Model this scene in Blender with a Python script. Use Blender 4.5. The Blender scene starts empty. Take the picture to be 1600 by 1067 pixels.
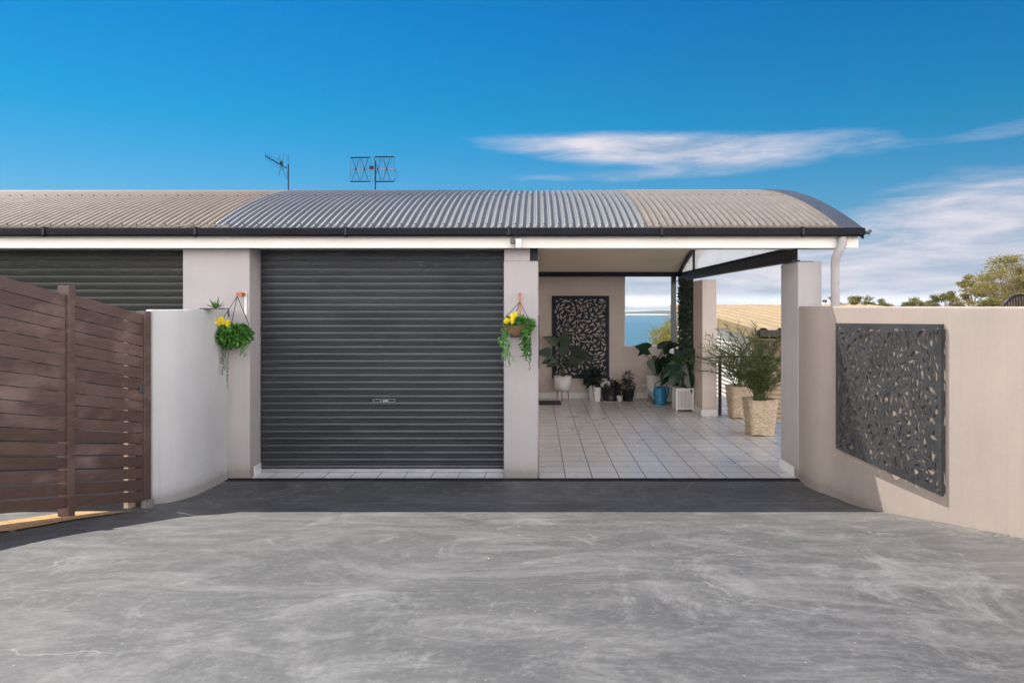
import bpy, bmesh, math, random
import numpy as np
from mathutils import Vector, Matrix, geometry
random.seed(7)
R = math.radians
PI = math.pi
F, CX, CY, H = 1150.0, 839.0, 478.0, 1.72       # photo pixels: focal length, vanishing point; eye height
sc = bpy.context.scene
COL = sc.collection

def P(x, y, Y):
    return Vector(((x-CX)*Y/F, Y, H-(y-CY)*Y/F))
def rnd(a, b): return random.uniform(a, b)

# ------------------------------------------------------------------ materials
class NT:
    def __init__(s, name):
        s.m = bpy.data.materials.new(name); s.m.use_nodes = True
        s.t = s.m.node_tree; s.n = s.t.nodes; s.l = s.t.links
        s.b = s.n['Principled BSDF']; s.out = s.n['Material Output']
        s.tc = s.n.new('ShaderNodeTexCoord')
    def new(s, typ, **k):
        q = s.n.new(typ)
        for a, v in k.items():
            if a.startswith('i_'): q.inputs[int(a[2:])].default_value = v
            else: setattr(q, a, v)
        return q
    def link(s, a, b): s.l.new(a, b)
    def mapping(s, scale=(1,1,1), loc=(0,0,0), rot=(0,0,0), src='Object'):
        m = s.new('ShaderNodeMapping'); m.inputs['Scale'].default_value = scale
        m.inputs['Location'].default_value = loc; m.inputs['Rotation'].default_value = rot
        s.link(s.tc.outputs[src], m.inputs['Vector']); return m.outputs[0]
    def noise(s, vec, scale, detail=4, rough=.55, dist=0):
        q = s.new('ShaderNodeTexNoise'); q.inputs['Scale'].default_value = scale
        q.inputs['Detail'].default_value = detail; q.inputs['Roughness'].default_value = rough
        q.inputs['Distortion'].default_value = dist
        s.link(vec, q.inputs['Vector']); return q.outputs['Fac']
    def ramp(s, fac, stops):
        q = s.new('ShaderNodeValToRGB'); e = q.color_ramp.elements
        while len(e) < len(stops): e.new(.5)
        for k, (p, c) in zip(e, stops):
            k.position = p; k.color = c if len(c) == 4 else (*c, 1)
        s.link(fac, q.inputs[0]); return q.outputs[0]
    def mix(s, fac, a, b, mode='MIX'):
        q = s.new('ShaderNodeMix', data_type='RGBA', blend_type=mode)
        for i, v in ((0, fac), (6, a), (7, b)):
            if isinstance(v, (int, float)): q.inputs[i].default_value = v
            elif isinstance(v, tuple): q.inputs[i].default_value = v if len(v) == 4 else (*v, 1)
            else: s.link(v, q.inputs[i])
        return q.outputs[2]
    def math(s, op, a, b=0, c=0):
        q = s.new('ShaderNodeMath', operation=op)
        for i, v in enumerate((a, b, c)):
            if isinstance(v, (int, float)): q.inputs[i].default_value = v
            else: s.link(v, q.inputs[i])
        return q.outputs[0]
    def bump(s, h, strength, dist=.01):
        q = s.new('ShaderNodeBump'); q.inputs['Strength'].default_value = strength
        q.inputs['Distance'].default_value = dist
        s.link(h, q.inputs['Height']); s.link(q.outputs[0], s.b.inputs['Normal'])

def g3(c, k): return tuple(min(1, v*k) for v in c)
def mat(name, col, rough=.6, metal=0, var=.12, scale=6, bump=0, bscale=60, spec=None, dist=.004):
    t = NT(name); v = t.mapping()
    n = t.noise(v, scale, 6)
    t.link(t.ramp(n, [(.3, g3(col, 1-var)), (.7, g3(col, 1+var))]), t.b.inputs['Base Color'])
    r = t.noise(v, scale*2.3, 4)
    t.link(t.math('MULTIPLY_ADD', r, .25, rough-.125), t.b.inputs['Roughness'])
    t.b.inputs['Metallic'].default_value = metal
    if spec is not None: t.b.inputs['Specular IOR Level'].default_value = spec
    if bump: t.bump(t.noise(v, bscale, 5, .6), bump, dist)
    return t.m
def leafmat(name, c0, c1, trans=.3, rough=.45):
    t = NT(name)
    g = t.new('ShaderNodeNewGeometry')
    c = t.ramp(g.outputs['Random Per Island'], [(0, c0), (1, c1)])
    t.link(c, t.b.inputs['Base Color']); t.b.inputs['Roughness'].default_value = rough
    tr = t.new('ShaderNodeBsdfTranslucent'); t.link(t.mix(.5, c, g3(c1, 1.5)), tr.inputs[0])
    mx = t.new('ShaderNodeMixShader'); mx.inputs[0].default_value = trans
    t.link(t.b.outputs[0], mx.inputs[1]); t.link(tr.outputs[0], mx.inputs[2]); t.link(mx.outputs[0], t.out.inputs[0])
    return t.m

def wall_mat(name, col, stain=.5):
    t = NT(name); v = t.mapping()
    n1 = t.noise(v, 1.1, 6, .6, .3); n2 = t.noise(t.mapping((5, 5, .7)), 3, 5, .6)
    c = t.ramp(n1, [(.3, g3(col, .90)), (.7, g3(col, 1.07))])
    c = t.mix(t.ramp(n2, [(.5, (0,0,0)), (.85, (.3*stain,)*3)]), c, g3(col, .55))
    sp = t.noise(v, 55, 3, .7)
    c = t.mix(t.ramp(sp, [(.68, (0,0,0)), (.76, (.35*stain,)*3)]), c, (.2,.18,.17))
    sz = t.new('ShaderNodeSeparateXYZ'); t.link(v, sz.inputs[0])
    hgt = t.math('ADD', sz.outputs[2], t.math('MULTIPLY', t.noise(v, 7, 6, .7), -.12))
    c = t.mix(t.ramp(hgt, [(.0, (.55,.55,.55)), (.045, (.16,.16,.16)), (.12, (0,0,0))]), c, (.19, .165, .145))
    run = t.noise(t.mapping((16, 16, .35)), 1.2, 5, .6)
    c = t.mix(t.ramp(run, [(.58, (0,0,0)), (.74, (.22,.22,.22))]), c, g3(col, .6))
    t.link(c, t.b.inputs['Base Color']); t.b.inputs['Roughness'].default_value = .8
    h = t.math('ADD', t.math('MULTIPLY', t.noise(v, 140, 4, .7), .35), t.math('MULTIPLY', t.noise(t.mapping((1,1,1.6)), 5, 5, .6), .8))
    vo = t.new('ShaderNodeTexVoronoi', feature='DISTANCE_TO_EDGE'); vo.inputs['Scale'].default_value = .75
    vm = t.new('ShaderNodeVectorMath', operation='ADD'); nz = t.new('ShaderNodeTexNoise'); nz.inputs['Scale'].default_value = 3; nz.inputs['Detail'].default_value = 6
    t.link(v, nz.inputs['Vector']); sc_ = t.new('ShaderNodeVectorMath', operation='SCALE'); sc_.inputs[3].default_value = .5
    t.link(nz.outputs['Color'], sc_.inputs[0]); t.link(v, vm.inputs[0]); t.link(sc_.outputs[0], vm.inputs[1]); t.link(vm.outputs[0], vo.inputs['Vector'])
    crack = t.ramp(vo.outputs['Distance'], [(0, (0,0,0)), (.006, (1,1,1))])
    mask = t.ramp(t.noise(v, .9, 2), [(.5, (0,0,0)), (.6, (1,1,1))])
    h = t.math('SUBTRACT', h, t.math('MULTIPLY', t.math('SUBTRACT', 1, crack), t.math('MULTIPLY', mask, .9)))
    t.bump(h, .45, .006)
    return t.m

M = {}
M['render'] = wall_mat('pinkish rendered wall', (.425, .395, .395), .5)
M['inner_lit'] = wall_mat('lightened portico wall', (.70, .60, .54), .35)  # front wall render lightened, standing in for light inside the portico
M['bwall'] = wall_mat('boundary wall render', (.365, .305, .262), .45)
M['lwall'] = wall_mat('pale grey wall render', (.51, .51, .512), .25)
M['white'] = mat('white paint', (.80, .80, .78), .5, var=.05, scale=3, bump=.1)
M['fascia'] = mat('fascia paint', (.86, .82, .76), .5, var=.06, scale=2.2, bump=.12, bscale=20)
M['pot_white'] = mat('white glazed pot', (.74, .73, .71), .35, var=.05, bump=.08)
M['ceil'] = mat('ceiling paint', (.92, .80, .66), .7, var=.05, scale=1.2, bump=.1)
M['black'] = mat('black steel', (.013, .018, .032), .45, .1, var=.2, bump=.15, spec=.25)
M['panel'] = mat('charcoal panel', (.045, .047, .050), .45, .1, var=.3, scale=5, bump=.2, bscale=80)
M['gutter'] = mat('gutter paint', (.010, .010, .016), .35, .1, var=.3, scale=3, bump=.15, bscale=8, spec=.3)
M['steel'] = mat('galvanised steel', (.45, .46, .48), .35, .9, var=.1)
M['handle'] = mat('worn steel', (.26, .27, .28), .45, .7)
M['flash'] = mat('grey flashing', (.095, .10, .11), .4, .4, var=.1, scale=3, bump=.15, bscale=10)
M['blackpot'] = mat('black pot', (.018, .018, .022), .35, var=.2)
M['blue'] = mat('blue plastic', (.02, .25, .48), .35, var=.08, scale=9)
M['wood'] = mat('pot leg wood', (.30, .19, .12), .6, var=.2, scale=30)
M['copper'] = mat('orange bracket', (.50, .18, .08), .5, .2, var=.3, scale=60)
M['soil'] = mat('potting soil', (.03, .022, .018), .9, var=.4, scale=80, bump=.6)
M['wicker'] = mat('cream wicker', (.50, .39, .27), .65, var=.22, scale=22, bump=.4, bscale=160)
M['brownrail'] = mat('brown rail paint', (.05, .035, .03), .45, .2, var=.2)
M['coir'] = mat('coir liner', (.18, .115, .07), .9, var=.4, scale=90, bump=.8, bscale=120)
M['trunk'] = mat('gum bark', (.34, .28, .23), .8, var=.3, scale=2.5, bump=.4, bscale=12)
M['stem'] = mat('plant stem', (.06, .10, .03), .5, var=.3, scale=20)
M['flower'] = leafmat('yellow petals', (.85, .60, .01), (.9, .78, .03), .25)
M['wflower'] = leafmat('white petals', (.7, .68, .65), (.8, .75, .78), .2)
M['green'] = leafmat('bright ivy leaves', (.012, .07, .012), (.12, .32, .05), .3)
M['green2'] = leafmat('pale trailing leaves', (.08, .24, .06), (.2, .42, .12), .3)
M['string'] = leafmat('dark trailing leaves', (.02, .06, .015), (.05, .12, .03), .2)
M['dgreen'] = leafmat('dark glossy leaves', (.006, .028, .012), (.02, .075, .03), .12, .3)
M['bgreen'] = leafmat('very dark leaves', (.006, .012, .010), (.02, .032, .022), .1)
M['palm'] = leafmat('dull palm leaves', (.03, .05, .018), (.14, .15, .045), .25)
M['gum'] = leafmat('gum leaves', (.12, .115, .025), (.32, .25, .06), .25, .5)
M['gum2'] = leafmat('darker gum leaves', (.07, .085, .018), (.24, .21, .045), .25, .5)
M['gumy'] = leafmat('yellow green scrub', (.10, .11, .015), (.30, .25, .03), .3, .5)
M['succ'] = leafmat('succulent leaves', (.06, .16, .03), (.16, .3, .06), .2)
M['ivy'] = leafmat('artificial ivy', (.03, .065, .04), (.11, .15, .10), .15, .3)

# driveway: grey coated concrete with scuffs, hairline cracks and pale specks
def driveway_mat():
    t = NT('coated concrete'); v = t.mapping()
    base = t.ramp(t.noise(v, .55, 8, .68, 1.0), [(.36, (.070, .069, .067)), (.7, (.118, .116, .111))])
    st = t.noise(t.mapping((1.0, 1.9, 1), rot=(0, 0, .10)), 1.0, 10, .74, 1.8)
    c = t.mix(t.ramp(st, [(.47, (0,0,0)), (.58, (.36,.36,.36)), (.72, (.68,.68,.68))]), base, (.24, .232, .222))
    sw = t.noise(t.mapping((1.8, 1.1, 1), rot=(0, 0, -.5)), .8, 10, .78, 2.6)
    c = t.mix(t.ramp(sw, [(.53, (0,0,0)), (.66, (.58,.58,.58))]), c, (.275, .27, .26))
    dk = t.noise(t.mapping((.8, 1.3, 1), loc=(3, 1, 0)), .9, 8, .7, 1.2)
    c = t.mix(t.ramp(dk, [(.52, (0,0,0)), (.68, (.7,.7,.7))]), c, (.062, .062, .062))
    f1 = t.noise(t.mapping((1.6, 6.5, 1), rot=(0, 0, .16)), 2.6, 9, .74, 1.2)
    fm = t.ramp(t.noise(v, .9, 5, .6, 1), [(.38, (.15,.15,.15)), (.62, (1,1,1))])
    c = t.mix(t.math('MULTIPLY', t.ramp(f1, [(.56, (0,0,0)), (.68, (.22,.22,.22)), (.78, (.8,.8,.8))]), fm), c, (.36, .355, .34))
    f2 = t.noise(t.mapping((2, 5.2, 1), loc=(5, 2, 0), rot=(0, 0, -.35)), 3.1, 9, .74, 1.6)
    c = t.mix(t.ramp(f2, [(.57, (0,0,0)), (.70, (.35,.35,.35))]), c, (.065, .065, .065))
    # fine scratch streaks
    wv = t.new('ShaderNodeTexWave', wave_type='RINGS', wave_profile='SIN'); wv.inputs['Scale'].default_value = 9
    wv.inputs['Distortion'].default_value = 9; wv.inputs['Detail'].default_value = 6; wv.inputs['Detail Scale'].default_value = .7
    t.link(t.mapping((.8, 1.2, 1), loc=(-.9, -3.2, 0)), wv.inputs['Vector'])
    wm = t.ramp(t.noise(v, 1.4, 3), [(.50, (0,0,0)), (.64, (.16,.16,.16))])
    c = t.mix(t.math('MULTIPLY', t.ramp(wv.outputs['Fac'], [(.6, (0,0,0)), (1, (1,1,1))]), wm), c, (.34, .335, .325))
    # cracks
    def crack(scale, w, seed, thr):
        vo = t.new('ShaderNodeTexVoronoi', feature='DISTANCE_TO_EDGE'); vo.inputs['Scale'].default_value = scale
        nz = t.new('ShaderNodeTexNoise'); nz.inputs['Scale'].default_value = 2.4; nz.inputs['Detail'].default_value = 8
        mv = t.mapping(loc=(seed, seed*.7, 0)); t.link(mv, nz.inputs['Vector'])
        s_ = t.new('ShaderNodeVectorMath', operation='SCALE'); s_.inputs[3].default_value = .55
        a = t.new('ShaderNodeVectorMath', operation='ADD')
        t.link(nz.outputs['Color'], s_.inputs[0]); t.link(mv, a.inputs[0]); t.link(s_.outputs[0], a.inputs[1]); t.link(a.outputs[0], vo.inputs['Vector'])
        l = t.ramp(vo.outputs['Distance'], [(0, (1,1,1)), (w, (0,0,0))])
        return t.math('MULTIPLY', l, t.ramp(t.noise(mv, .9, 3), [(thr, (0,0,0)), (thr+.06, (1,1,1))]))
    k = crack(.55, .0035, 3.3, .52)
    c = t.mix(t.math('MULTIPLY', k, .45), c, (.42, .41, .39))
    sp = t.new('ShaderNodeTexVoronoi'); sp.inputs['Scale'].default_value = 13
    t.link(v, sp.inputs['Vector'])
    c = t.mix(t.ramp(sp.outputs['Distance'], [(.03, (.6,.6,.6)), (.055, (0,0,0))]), c, (.5, .49, .47))
    fine = t.noise(v, 230, 3, .8)
    c = t.mix(t.ramp(fine, [(.35, (.22,.22,.22)), (.65, (0,0,0))]), c, (.05, .05, .052))
    gr = t.noise(v, 26, 7, .8)
    c = t.mix(t.ramp(gr, [(.50, (0,0,0)), (.66, (.24,.24,.24))]), c, (.30, .295, .285))
    gd = t.noise(t.mapping(loc=(4, 4, 0)), 18, 7, .8)
    c = t.mix(t.ramp(gd, [(.52, (0,0,0)), (.68, (.28,.28,.28))]), c, (.055, .055, .055))
    wv2 = t.new('ShaderNodeTexNoise'); wv2.inputs['Scale'].default_value = 1.6; wv2.inputs['Detail'].default_value = 10; wv2.inputs['Roughness'].default_value = .85; wv2.inputs['Distortion'].default_value = .4
    t.link(t.mapping((1.5, 1, 1), loc=(8, 1, 0)), wv2.inputs['Vector'])
    c = t.mix(t.ramp(wv2.outputs['Fac'], [(.56, (0,0,0)), (.62, (.22,.22,.22)), (.72, (.5,.5,.5))]), c, (.31, .305, .29))
    sy = t.new('ShaderNodeSeparateXYZ'); t.link(v, sy.inputs[0])
    jl = t.math('ABSOLUTE', t.math('SUBTRACT', t.math('ADD', sy.outputs[1], t.math('MULTIPLY', t.noise(v, 4, 4), .02)), 6.40))
    jm = t.ramp(t.noise(v, 1.7, 4), [(.42, (0,0,0)), (.58, (.6,.6,.6))])
    c = t.mix(t.math('MULTIPLY', t.ramp(jl, [(.006, (1,1,1)), (.014, (0,0,0))]), jm), c, (.32, .32, .32))
    t.link(c, t.b.inputs['Base Color'])
    t.link(t.math('MULTIPLY_ADD', st, .35, .40), t.b.inputs['Roughness'])
    t.bump(t.math('ADD', t.noise(v, 160, 4, .7), t.math('MULTIPLY', t.noise(v, 4, 6), 1.5)), .22, .004)
    return t.m
M['drive'] = driveway_mat()

def tile_mat(name, ox, oy, bw=.27, bh=.27):
    t = NT(name)
    br = t.new('ShaderNodeTexBrick', offset=0, squash=1)
    br.inputs['Scale'].default_value = 1; br.inputs['Brick Width'].default_value = bw; br.inputs['Row Height'].default_value = bh
    br.inputs['Mortar Size'].default_value = .0048; br.inputs['Mortar Smooth'].default_value = .1; br.inputs['Bias'].default_value = -.2
    br.inputs['Color1'].default_value = (.74, .73, .72, 1); br.inputs['Color2'].default_value = (.66, .65, .65, 1)
    br.inputs['Mortar'].default_value = (.045, .04, .04, 1)
    t.link(t.mapping(loc=(-ox, -oy, 0)), br.inputs['Vector'])
    v = t.mapping()
    c = t.mix(t.ramp(t.noise(v, 1.6, 6, .65), [(.45, (0,0,0)), (.75, (.35,.35,.35))]), br.outputs['Color'], (.44, .41, .40))
    c = t.mix(t.ramp(t.noise(v, 9, 5, .7, .5), [(.68, (0,0,0)), (.78, (.15,.15,.15))]), c, (.28, .24, .22))
    t.link(c, t.b.inputs['Base Color'])
    t.link(t.math('MULTIPLY_ADD', t.noise(v, 3, 4), .35, .14), t.b.inputs['Roughness'])
    t.bump(t.math('ADD', t.math('SUBTRACT', 1, br.outputs['Fac']), t.math('MULTIPLY', t.noise(v, 6, 3), .25)), .35, .003)
    return t.m
M['tile'] = tile_mat('pale floor tiles', .016, 7.35)

def roof_mat(name, c0, dirt_shade, rough=.38, met=.35, valley_shade=0):
    t = NT(name); v = t.mapping()
    c = t.ramp(t.noise(t.mapping((1, .5, 1)), 2, 6), [(.3, g3(c0, .88)), (.7, g3(c0, 1.1))])
    c = t.mix(t.ramp(t.noise(t.mapping((9, .8, 1)), 2.2, 6, .7), [(.48, (0,0,0)), (.7, (.55,.55,.55))]), c, dirt_shade)
    c = t.mix(t.ramp(t.noise(v, 26, 4, .7), [(.62, (0,0,0)), (.72, (.45,.45,.45))]), c, g3(dirt_shade, .6))
    if valley_shade:      # flank shade of the corrugation painted into the colour along its valleys
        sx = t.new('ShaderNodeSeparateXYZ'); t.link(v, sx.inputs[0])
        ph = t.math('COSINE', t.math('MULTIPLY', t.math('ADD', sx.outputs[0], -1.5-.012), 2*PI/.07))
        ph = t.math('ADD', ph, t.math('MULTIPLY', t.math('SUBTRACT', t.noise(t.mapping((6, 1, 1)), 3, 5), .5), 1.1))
        c = t.mix(t.ramp(t.math('MULTIPLY_ADD', ph, .5, .5), [(.22, (valley_shade,)*3), (.55, (0,0,0))]), c, g3(dirt_shade, .55))
    t.link(c, t.b.inputs['Base Color']); t.b.inputs['Metallic'].default_value = met
    t.link(t.math('MULTIPLY_ADD', t.noise(v, 7, 4), .3, rough-.1), t.b.inputs['Roughness'])
    t.bump(t.noise(v, 30, 4), .12, .003)
    return t.m
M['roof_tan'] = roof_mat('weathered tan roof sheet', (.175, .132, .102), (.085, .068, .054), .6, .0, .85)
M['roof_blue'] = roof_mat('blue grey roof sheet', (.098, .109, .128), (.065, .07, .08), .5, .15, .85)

def door_mat(name, c0, c1):
    t = NT(name); v = t.mapping()
    c = t.ramp(t.noise(t.mapping((.5, 1, 2)), 1.6, 6, .6, .4), [(.3, c0), (.7, c1)])
    s = t.noise(t.mapping((3, 1, 26)), 2.5, 6, .7)
    c = t.mix(t.ramp(s, [(.6, (0,0,0)), (.78, (.25,.25,.25))]), c, (.16, .155, .15))
    gm = t.new('ShaderNodeSeparateXYZ'); t.link(t.tc.outputs['Object'], gm.inputs[0])
    top = t.ramp(gm.outputs[2], [(2.06/3, (0,0,0)), (2.14/3, (1,1,1))])   # scuffed by the drum where the curtain rolls
    tt = t.math('DIVIDE', gm.outputs[2], 3.0); 
    top = t.ramp(tt, [(2.04/3, (0,0,0)), (2.10/3, (1,1,1))])
    scf = t.ramp(t.noise(t.mapping((7, 1, 30)), 1.6, 5, .7), [(.60, (0,0,0)), (.72, (.6,.6,.6))])
    c = t.mix(t.math('MULTIPLY', top, scf), c, (.40, .38, .36))
    t.link(c, t.b.inputs['Base Color']); t.b.inputs['Metallic'].default_value = .25
    t.link(t.math('MULTIPLY_ADD', t.noise(t.mapping((1,1,5)), 3, 5), .3, .24), t.b.inputs['Roughness'])
    t.bump(t.noise(t.mapping((1, 1, 8)), 5, 5), .12, .004)
    return t.m
M['door'] = door_mat('charcoal roller door', (.026, .031, .038), (.052, .058, .066))
M['door2'] = door_mat('old charcoal roller door', (.018, .023, .021), (.040, .042, .038))

def fence_mat(name, c0, c1):
    t = NT(name)
    g = t.new('ShaderNodeNewGeometry')
    c = t.ramp(g.outputs['Random Per Island'], [(0, c0), (1, c1)])
    gr = t.noise(t.mapping((30, 1.2, 60)), 1.5, 7, .7)
    c = t.mix(t.ramp(gr, [(.4, (.55,.55,.55)), (.65, (0,0,0))]), c, g3(c0, .5))
    fd = t.noise(t.mapping((1, 1, 2)), 1.8, 5, .6)
    c = t.mix(t.ramp(fd, [(.5, (0,0,0)), (.75, (.5,.5,.5))]), c, (.32, .23, .20))
    t.link(c, t.b.inputs['Base Color']); t.b.inputs['Roughness'].default_value = .55
    t.bump(gr, .3, .003)
    return t.m
M['fence'] = fence_mat('brown painted timber', (.092, .054, .044), (.145, .088, .072))
M['fencepale'] = mat('pale fence gap light', (.6, .45, .32), .7, var=.15, scale=20)  # pale colour imitates light between the fence slats
def glass_mat():
    t = NT('milky gable glass'); t.n.remove(t.b)
    a = t.new('ShaderNodeBsdfTransparent'); a.inputs[0].default_value = (.95, .96, .97, 1)
    b = t.new('ShaderNodeBsdfTranslucent'); b.inputs[0].default_value = (.85, .86, .87, 1)
    gl = t.new('ShaderNodeBsdfGlossy'); gl.inputs['Roughness'].default_value = .05
    m1 = t.new('ShaderNodeMixShader'); t.link(t.ramp(t.noise(t.mapping(), 1.5, 3), [(0, (.25,.25,.25)), (1, (.45,.45,.45))]), m1.inputs[0])
    m2 = t.new('ShaderNodeMixShader'); m2.inputs[0].default_value = .05
    t.link(a.outputs[0], m1.inputs[1]); t.link(b.outputs[0], m1.inputs[2]); t.link(m1.outputs[0], m2.inputs[1]); t.link(gl.outputs[0], m2.inputs[2])
    t.link(m2.outputs[0], t.out.inputs[0]); return t.m
M['glass'] = glass_mat()
def water_mat():
    t = NT('sea water'); v = t.mapping((.004, .03, 1))
    c = t.ramp(t.noise(v, 1.0, 5, .6), [(.35, (.008, .085, .13)), (.7, (.014, .13, .18))])
    t.link(c, t.b.inputs['Base Color']); t.b.inputs['Roughness'].default_value = .22
    t.b.inputs['IOR'].default_value = 1.33; t.b.inputs['Specular IOR Level'].default_value = .22
    t.bump(t.noise(t.mapping((.12, .5, 1)), 1, 6, .7), .8, 1.2)
    return t.m
M['water'] = water_mat()
M['ground'] = mat('scrubby hillside', (.09, .085, .04), .9, var=.5, scale=.25, bump=.5, bscale=2)
M['farhill'] = mat('distant hills', (.05, .075, .06), .9, var=.3, scale=.003)
M['fartree'] = mat('distant shore trees', (.03, .045, .03), .9, var=.5, scale=.02)
M['ground_c'] = mat('mossy concrete', (.20, .20, .19), .9, var=.3, scale=30, bump=.5)
M['sand'] = mat('beach sand', (.7, .6, .45), .9, var=.1, scale=.01)
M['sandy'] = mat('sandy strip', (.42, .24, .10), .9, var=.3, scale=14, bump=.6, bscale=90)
M['clad_cream'] = mat('cream cladding', (.62, .56, .48), .5, .1, var=.08, scale=3)
M['clad_tan'] = mat('tan cladding', (.46, .33, .23), .5, .1, var=.1, scale=3)
M['roof_y'] = roof_mat('sandy roof sheet', (.34, .235, .105), (.22, .14, .07), .5, .05)
M['mat'] = mat('door mat', (.05, .045, .04), .95, var=.8, scale=14, bump=.8, bscale=200)
M['leaf_litter'] = leafmat('dry leaves', (.10, .06, .03), (.55, .48, .35), .1)
M['grate'] = mat('drain grate', (.02, .02, .022), .5, .3, var=.2)

# ------------------------------------------------------------------ objects
ORG = {}
def put(o, parent):
    COL.objects.link(o)
    if parent is not None: o.parent = parent
def thing(name, label, cat, loc=(0,0,0), group=None):
    o = bpy.data.objects.new(name, None); COL.objects.link(o); o.location = loc
    o.empty_display_size = .1
    ORG[o.name] = Vector(loc); o['label'] = label; o['category'] = cat
    if group: o['group'] = group
    return o
def tag(o, label, cat, group=None):
    o['label'] = label; o['category'] = cat
    if group: o['group'] = group
    return o

class MB:
    def __init__(s): s.v = []; s.f = []
    def add(s, vs, fs):
        n = len(s.v); s.v += [tuple(q) for q in vs]; s.f += [tuple(n+i for i in f) for f in fs]; return s
    def box(s, x0, x1, y0, y1, z0, z1):
        return s.add([(x0,y0,z0),(x1,y0,z0),(x1,y1,z0),(x0,y1,z0),(x0,y0,z1),(x1,y0,z1),(x1,y1,z1),(x0,y1,z1)],
                     [(0,3,2,1),(4,5,6,7),(0,1,5,4),(1,2,6,5),(2,3,7,6),(3,0,4,7)])
    def obox(s, o, a, b, c):        # corner and three edge vectors
        o, a, b, c = map(Vector, (o, a, b, c))
        vs = [o, o+a, o+a+b, o+b, o+c, o+a+c, o+a+b+c, o+b+c]
        fs = [(0,3,2,1),(4,5,6,7),(0,1,5,4),(1,2,6,5),(2,3,7,6),(3,0,4,7)]
        if a.cross(b).dot(c) < 0: fs = [f[::-1] for f in fs]
        return s.add(vs, fs)
    def tube(s, pts, r, n=8, caps=True):
        pts = [Vector(p) for p in pts]; rs = r if isinstance(r, (list, tuple)) else [r]*len(pts)
        base = len(s.v); ref = None
        for i, p in enumerate(pts):
            d = (pts[min(i+1, len(pts)-1)]-pts[max(i-1, 0)])
            d = d.normalized() if d.length > 1e-9 else Vector((0,0,1))
            if ref is None: ref = Vector((0,0,1)) if abs(d.z) < .9 else Vector((1,0,0))
            u = d.cross(ref).normalized(); w = u.cross(d).normalized(); ref = w
            for k in range(n):
                a = 2*PI*k/n; s.v.append(tuple(p+rs[i]*(math.cos(a)*u+math.sin(a)*w)))
        for i in range(len(pts)-1):
            for k in range(n):
                a = base+i*n+k; b = base+i*n+(k+1) % n
                s.f.append((a, a+n, b+n, b))
        if caps:
            s.f.append(tuple(base+k for k in range(n)))
            s.f.append(tuple(base+(len(pts)-1)*n+k for k in reversed(range(n))))
        return s
    def lathe(s, c, prof, n=24):
        base = len(s.v)
        for r, z in prof:
            for k in range(n):
                a = 2*PI*k/n; s.v.append((c[0]+r*math.cos(a), c[1]+r*math.sin(a), c[2]+z))
        for i in range(len(prof)-1):
            for k in range(n):
                a = base+i*n+k; b = base+i*n+(k+1) % n; s.f.append((a, b, b+n, a+n))
        s.f.append(tuple(base+k for k in reversed(range(n))))
        s.f.append(tuple(base+(len(prof)-1)*n+k for k in range(n)))
        return s
    def blade(s, p, d, side, L, W, bend=.3, n=4, fold=.2, shape=.5):
        """leaf: strip of two rows folded along the midrib"""
        p = Vector(p); d = Vector(d).normalized(); side = Vector(side)
        side = (side-side.dot(d)*d)
        side = side.normalized() if side.length > 1e-6 else d.orthogonal().normalized()
        up = side.cross(d).normalized()
        base = len(s.v); cur = p.copy(); dd = d.copy()
        for i in range(n+1):
            t = i/n
            w = W*.5*(math.sin(PI*t**shape) if 0 < t < 1 else .02)
            q = up-(up.dot(dd))*dd
            s.v.append(tuple(cur-side*w+q*w*fold)); s.v.append(tuple(cur)); s.v.append(tuple(cur+side*w+q*w*fold))
            dd = (dd - Vector((0,0,1))*bend/n).normalized(); cur = cur+dd*(L/n)
        for i in range(n):
            a = base+3*i
            s.f += [(a, a+3, a+4, a+1), (a+1, a+4, a+5, a+2)]
        return s
    def build(s, name, m, parent=None, smooth=False, bevel=0, solid=0):
        me = bpy.data.meshes.new(name)
        org = ORG.get(parent.name, Vector((0,0,0))) if parent is not None else Vector((0,0,0))
        me.from_pydata([(a-org.x, b-org.y, c-org.z) for a, b, c in s.v], [], s.f); me.update()
        me.materials.append(M[m] if isinstance(m, str) else m)
        o = bpy.data.objects.new(name, me); put(o, parent)
        if parent is not None: ORG[o.name] = org
        if smooth:
            for p in me.polygons: p.use_smooth = True
        if solid:
            k = o.modifiers.new('s', 'SOLIDIFY'); k.thickness = solid; k.offset = 0
        if bevel:
            k = o.modifiers.new('b', 'BEVEL'); k.width = bevel; k.segments = 3; k.limit_method = 'ANGLE'; k.angle_limit = R(40)
            k.harden_normals = False
        return o
def merged(a, ma, b, mb2, name, parent, **k):
    nf = len(a.f); a.add(b.v, b.f); o = a.build(name, ma, parent, **k); o.data.materials.append(M[mb2])
    for p in o.data.polygons:
        if p.index >= nf: p.material_index = 1; p.use_smooth = False
    return o
def solo(mb, name, m, label, cat, group=None, **k):
    """a thing that is one mesh"""
    return tag(mb.build(name, m, None, **k), label, cat, group)
def struct(o): o['kind'] = 'structure'; return o

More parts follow.
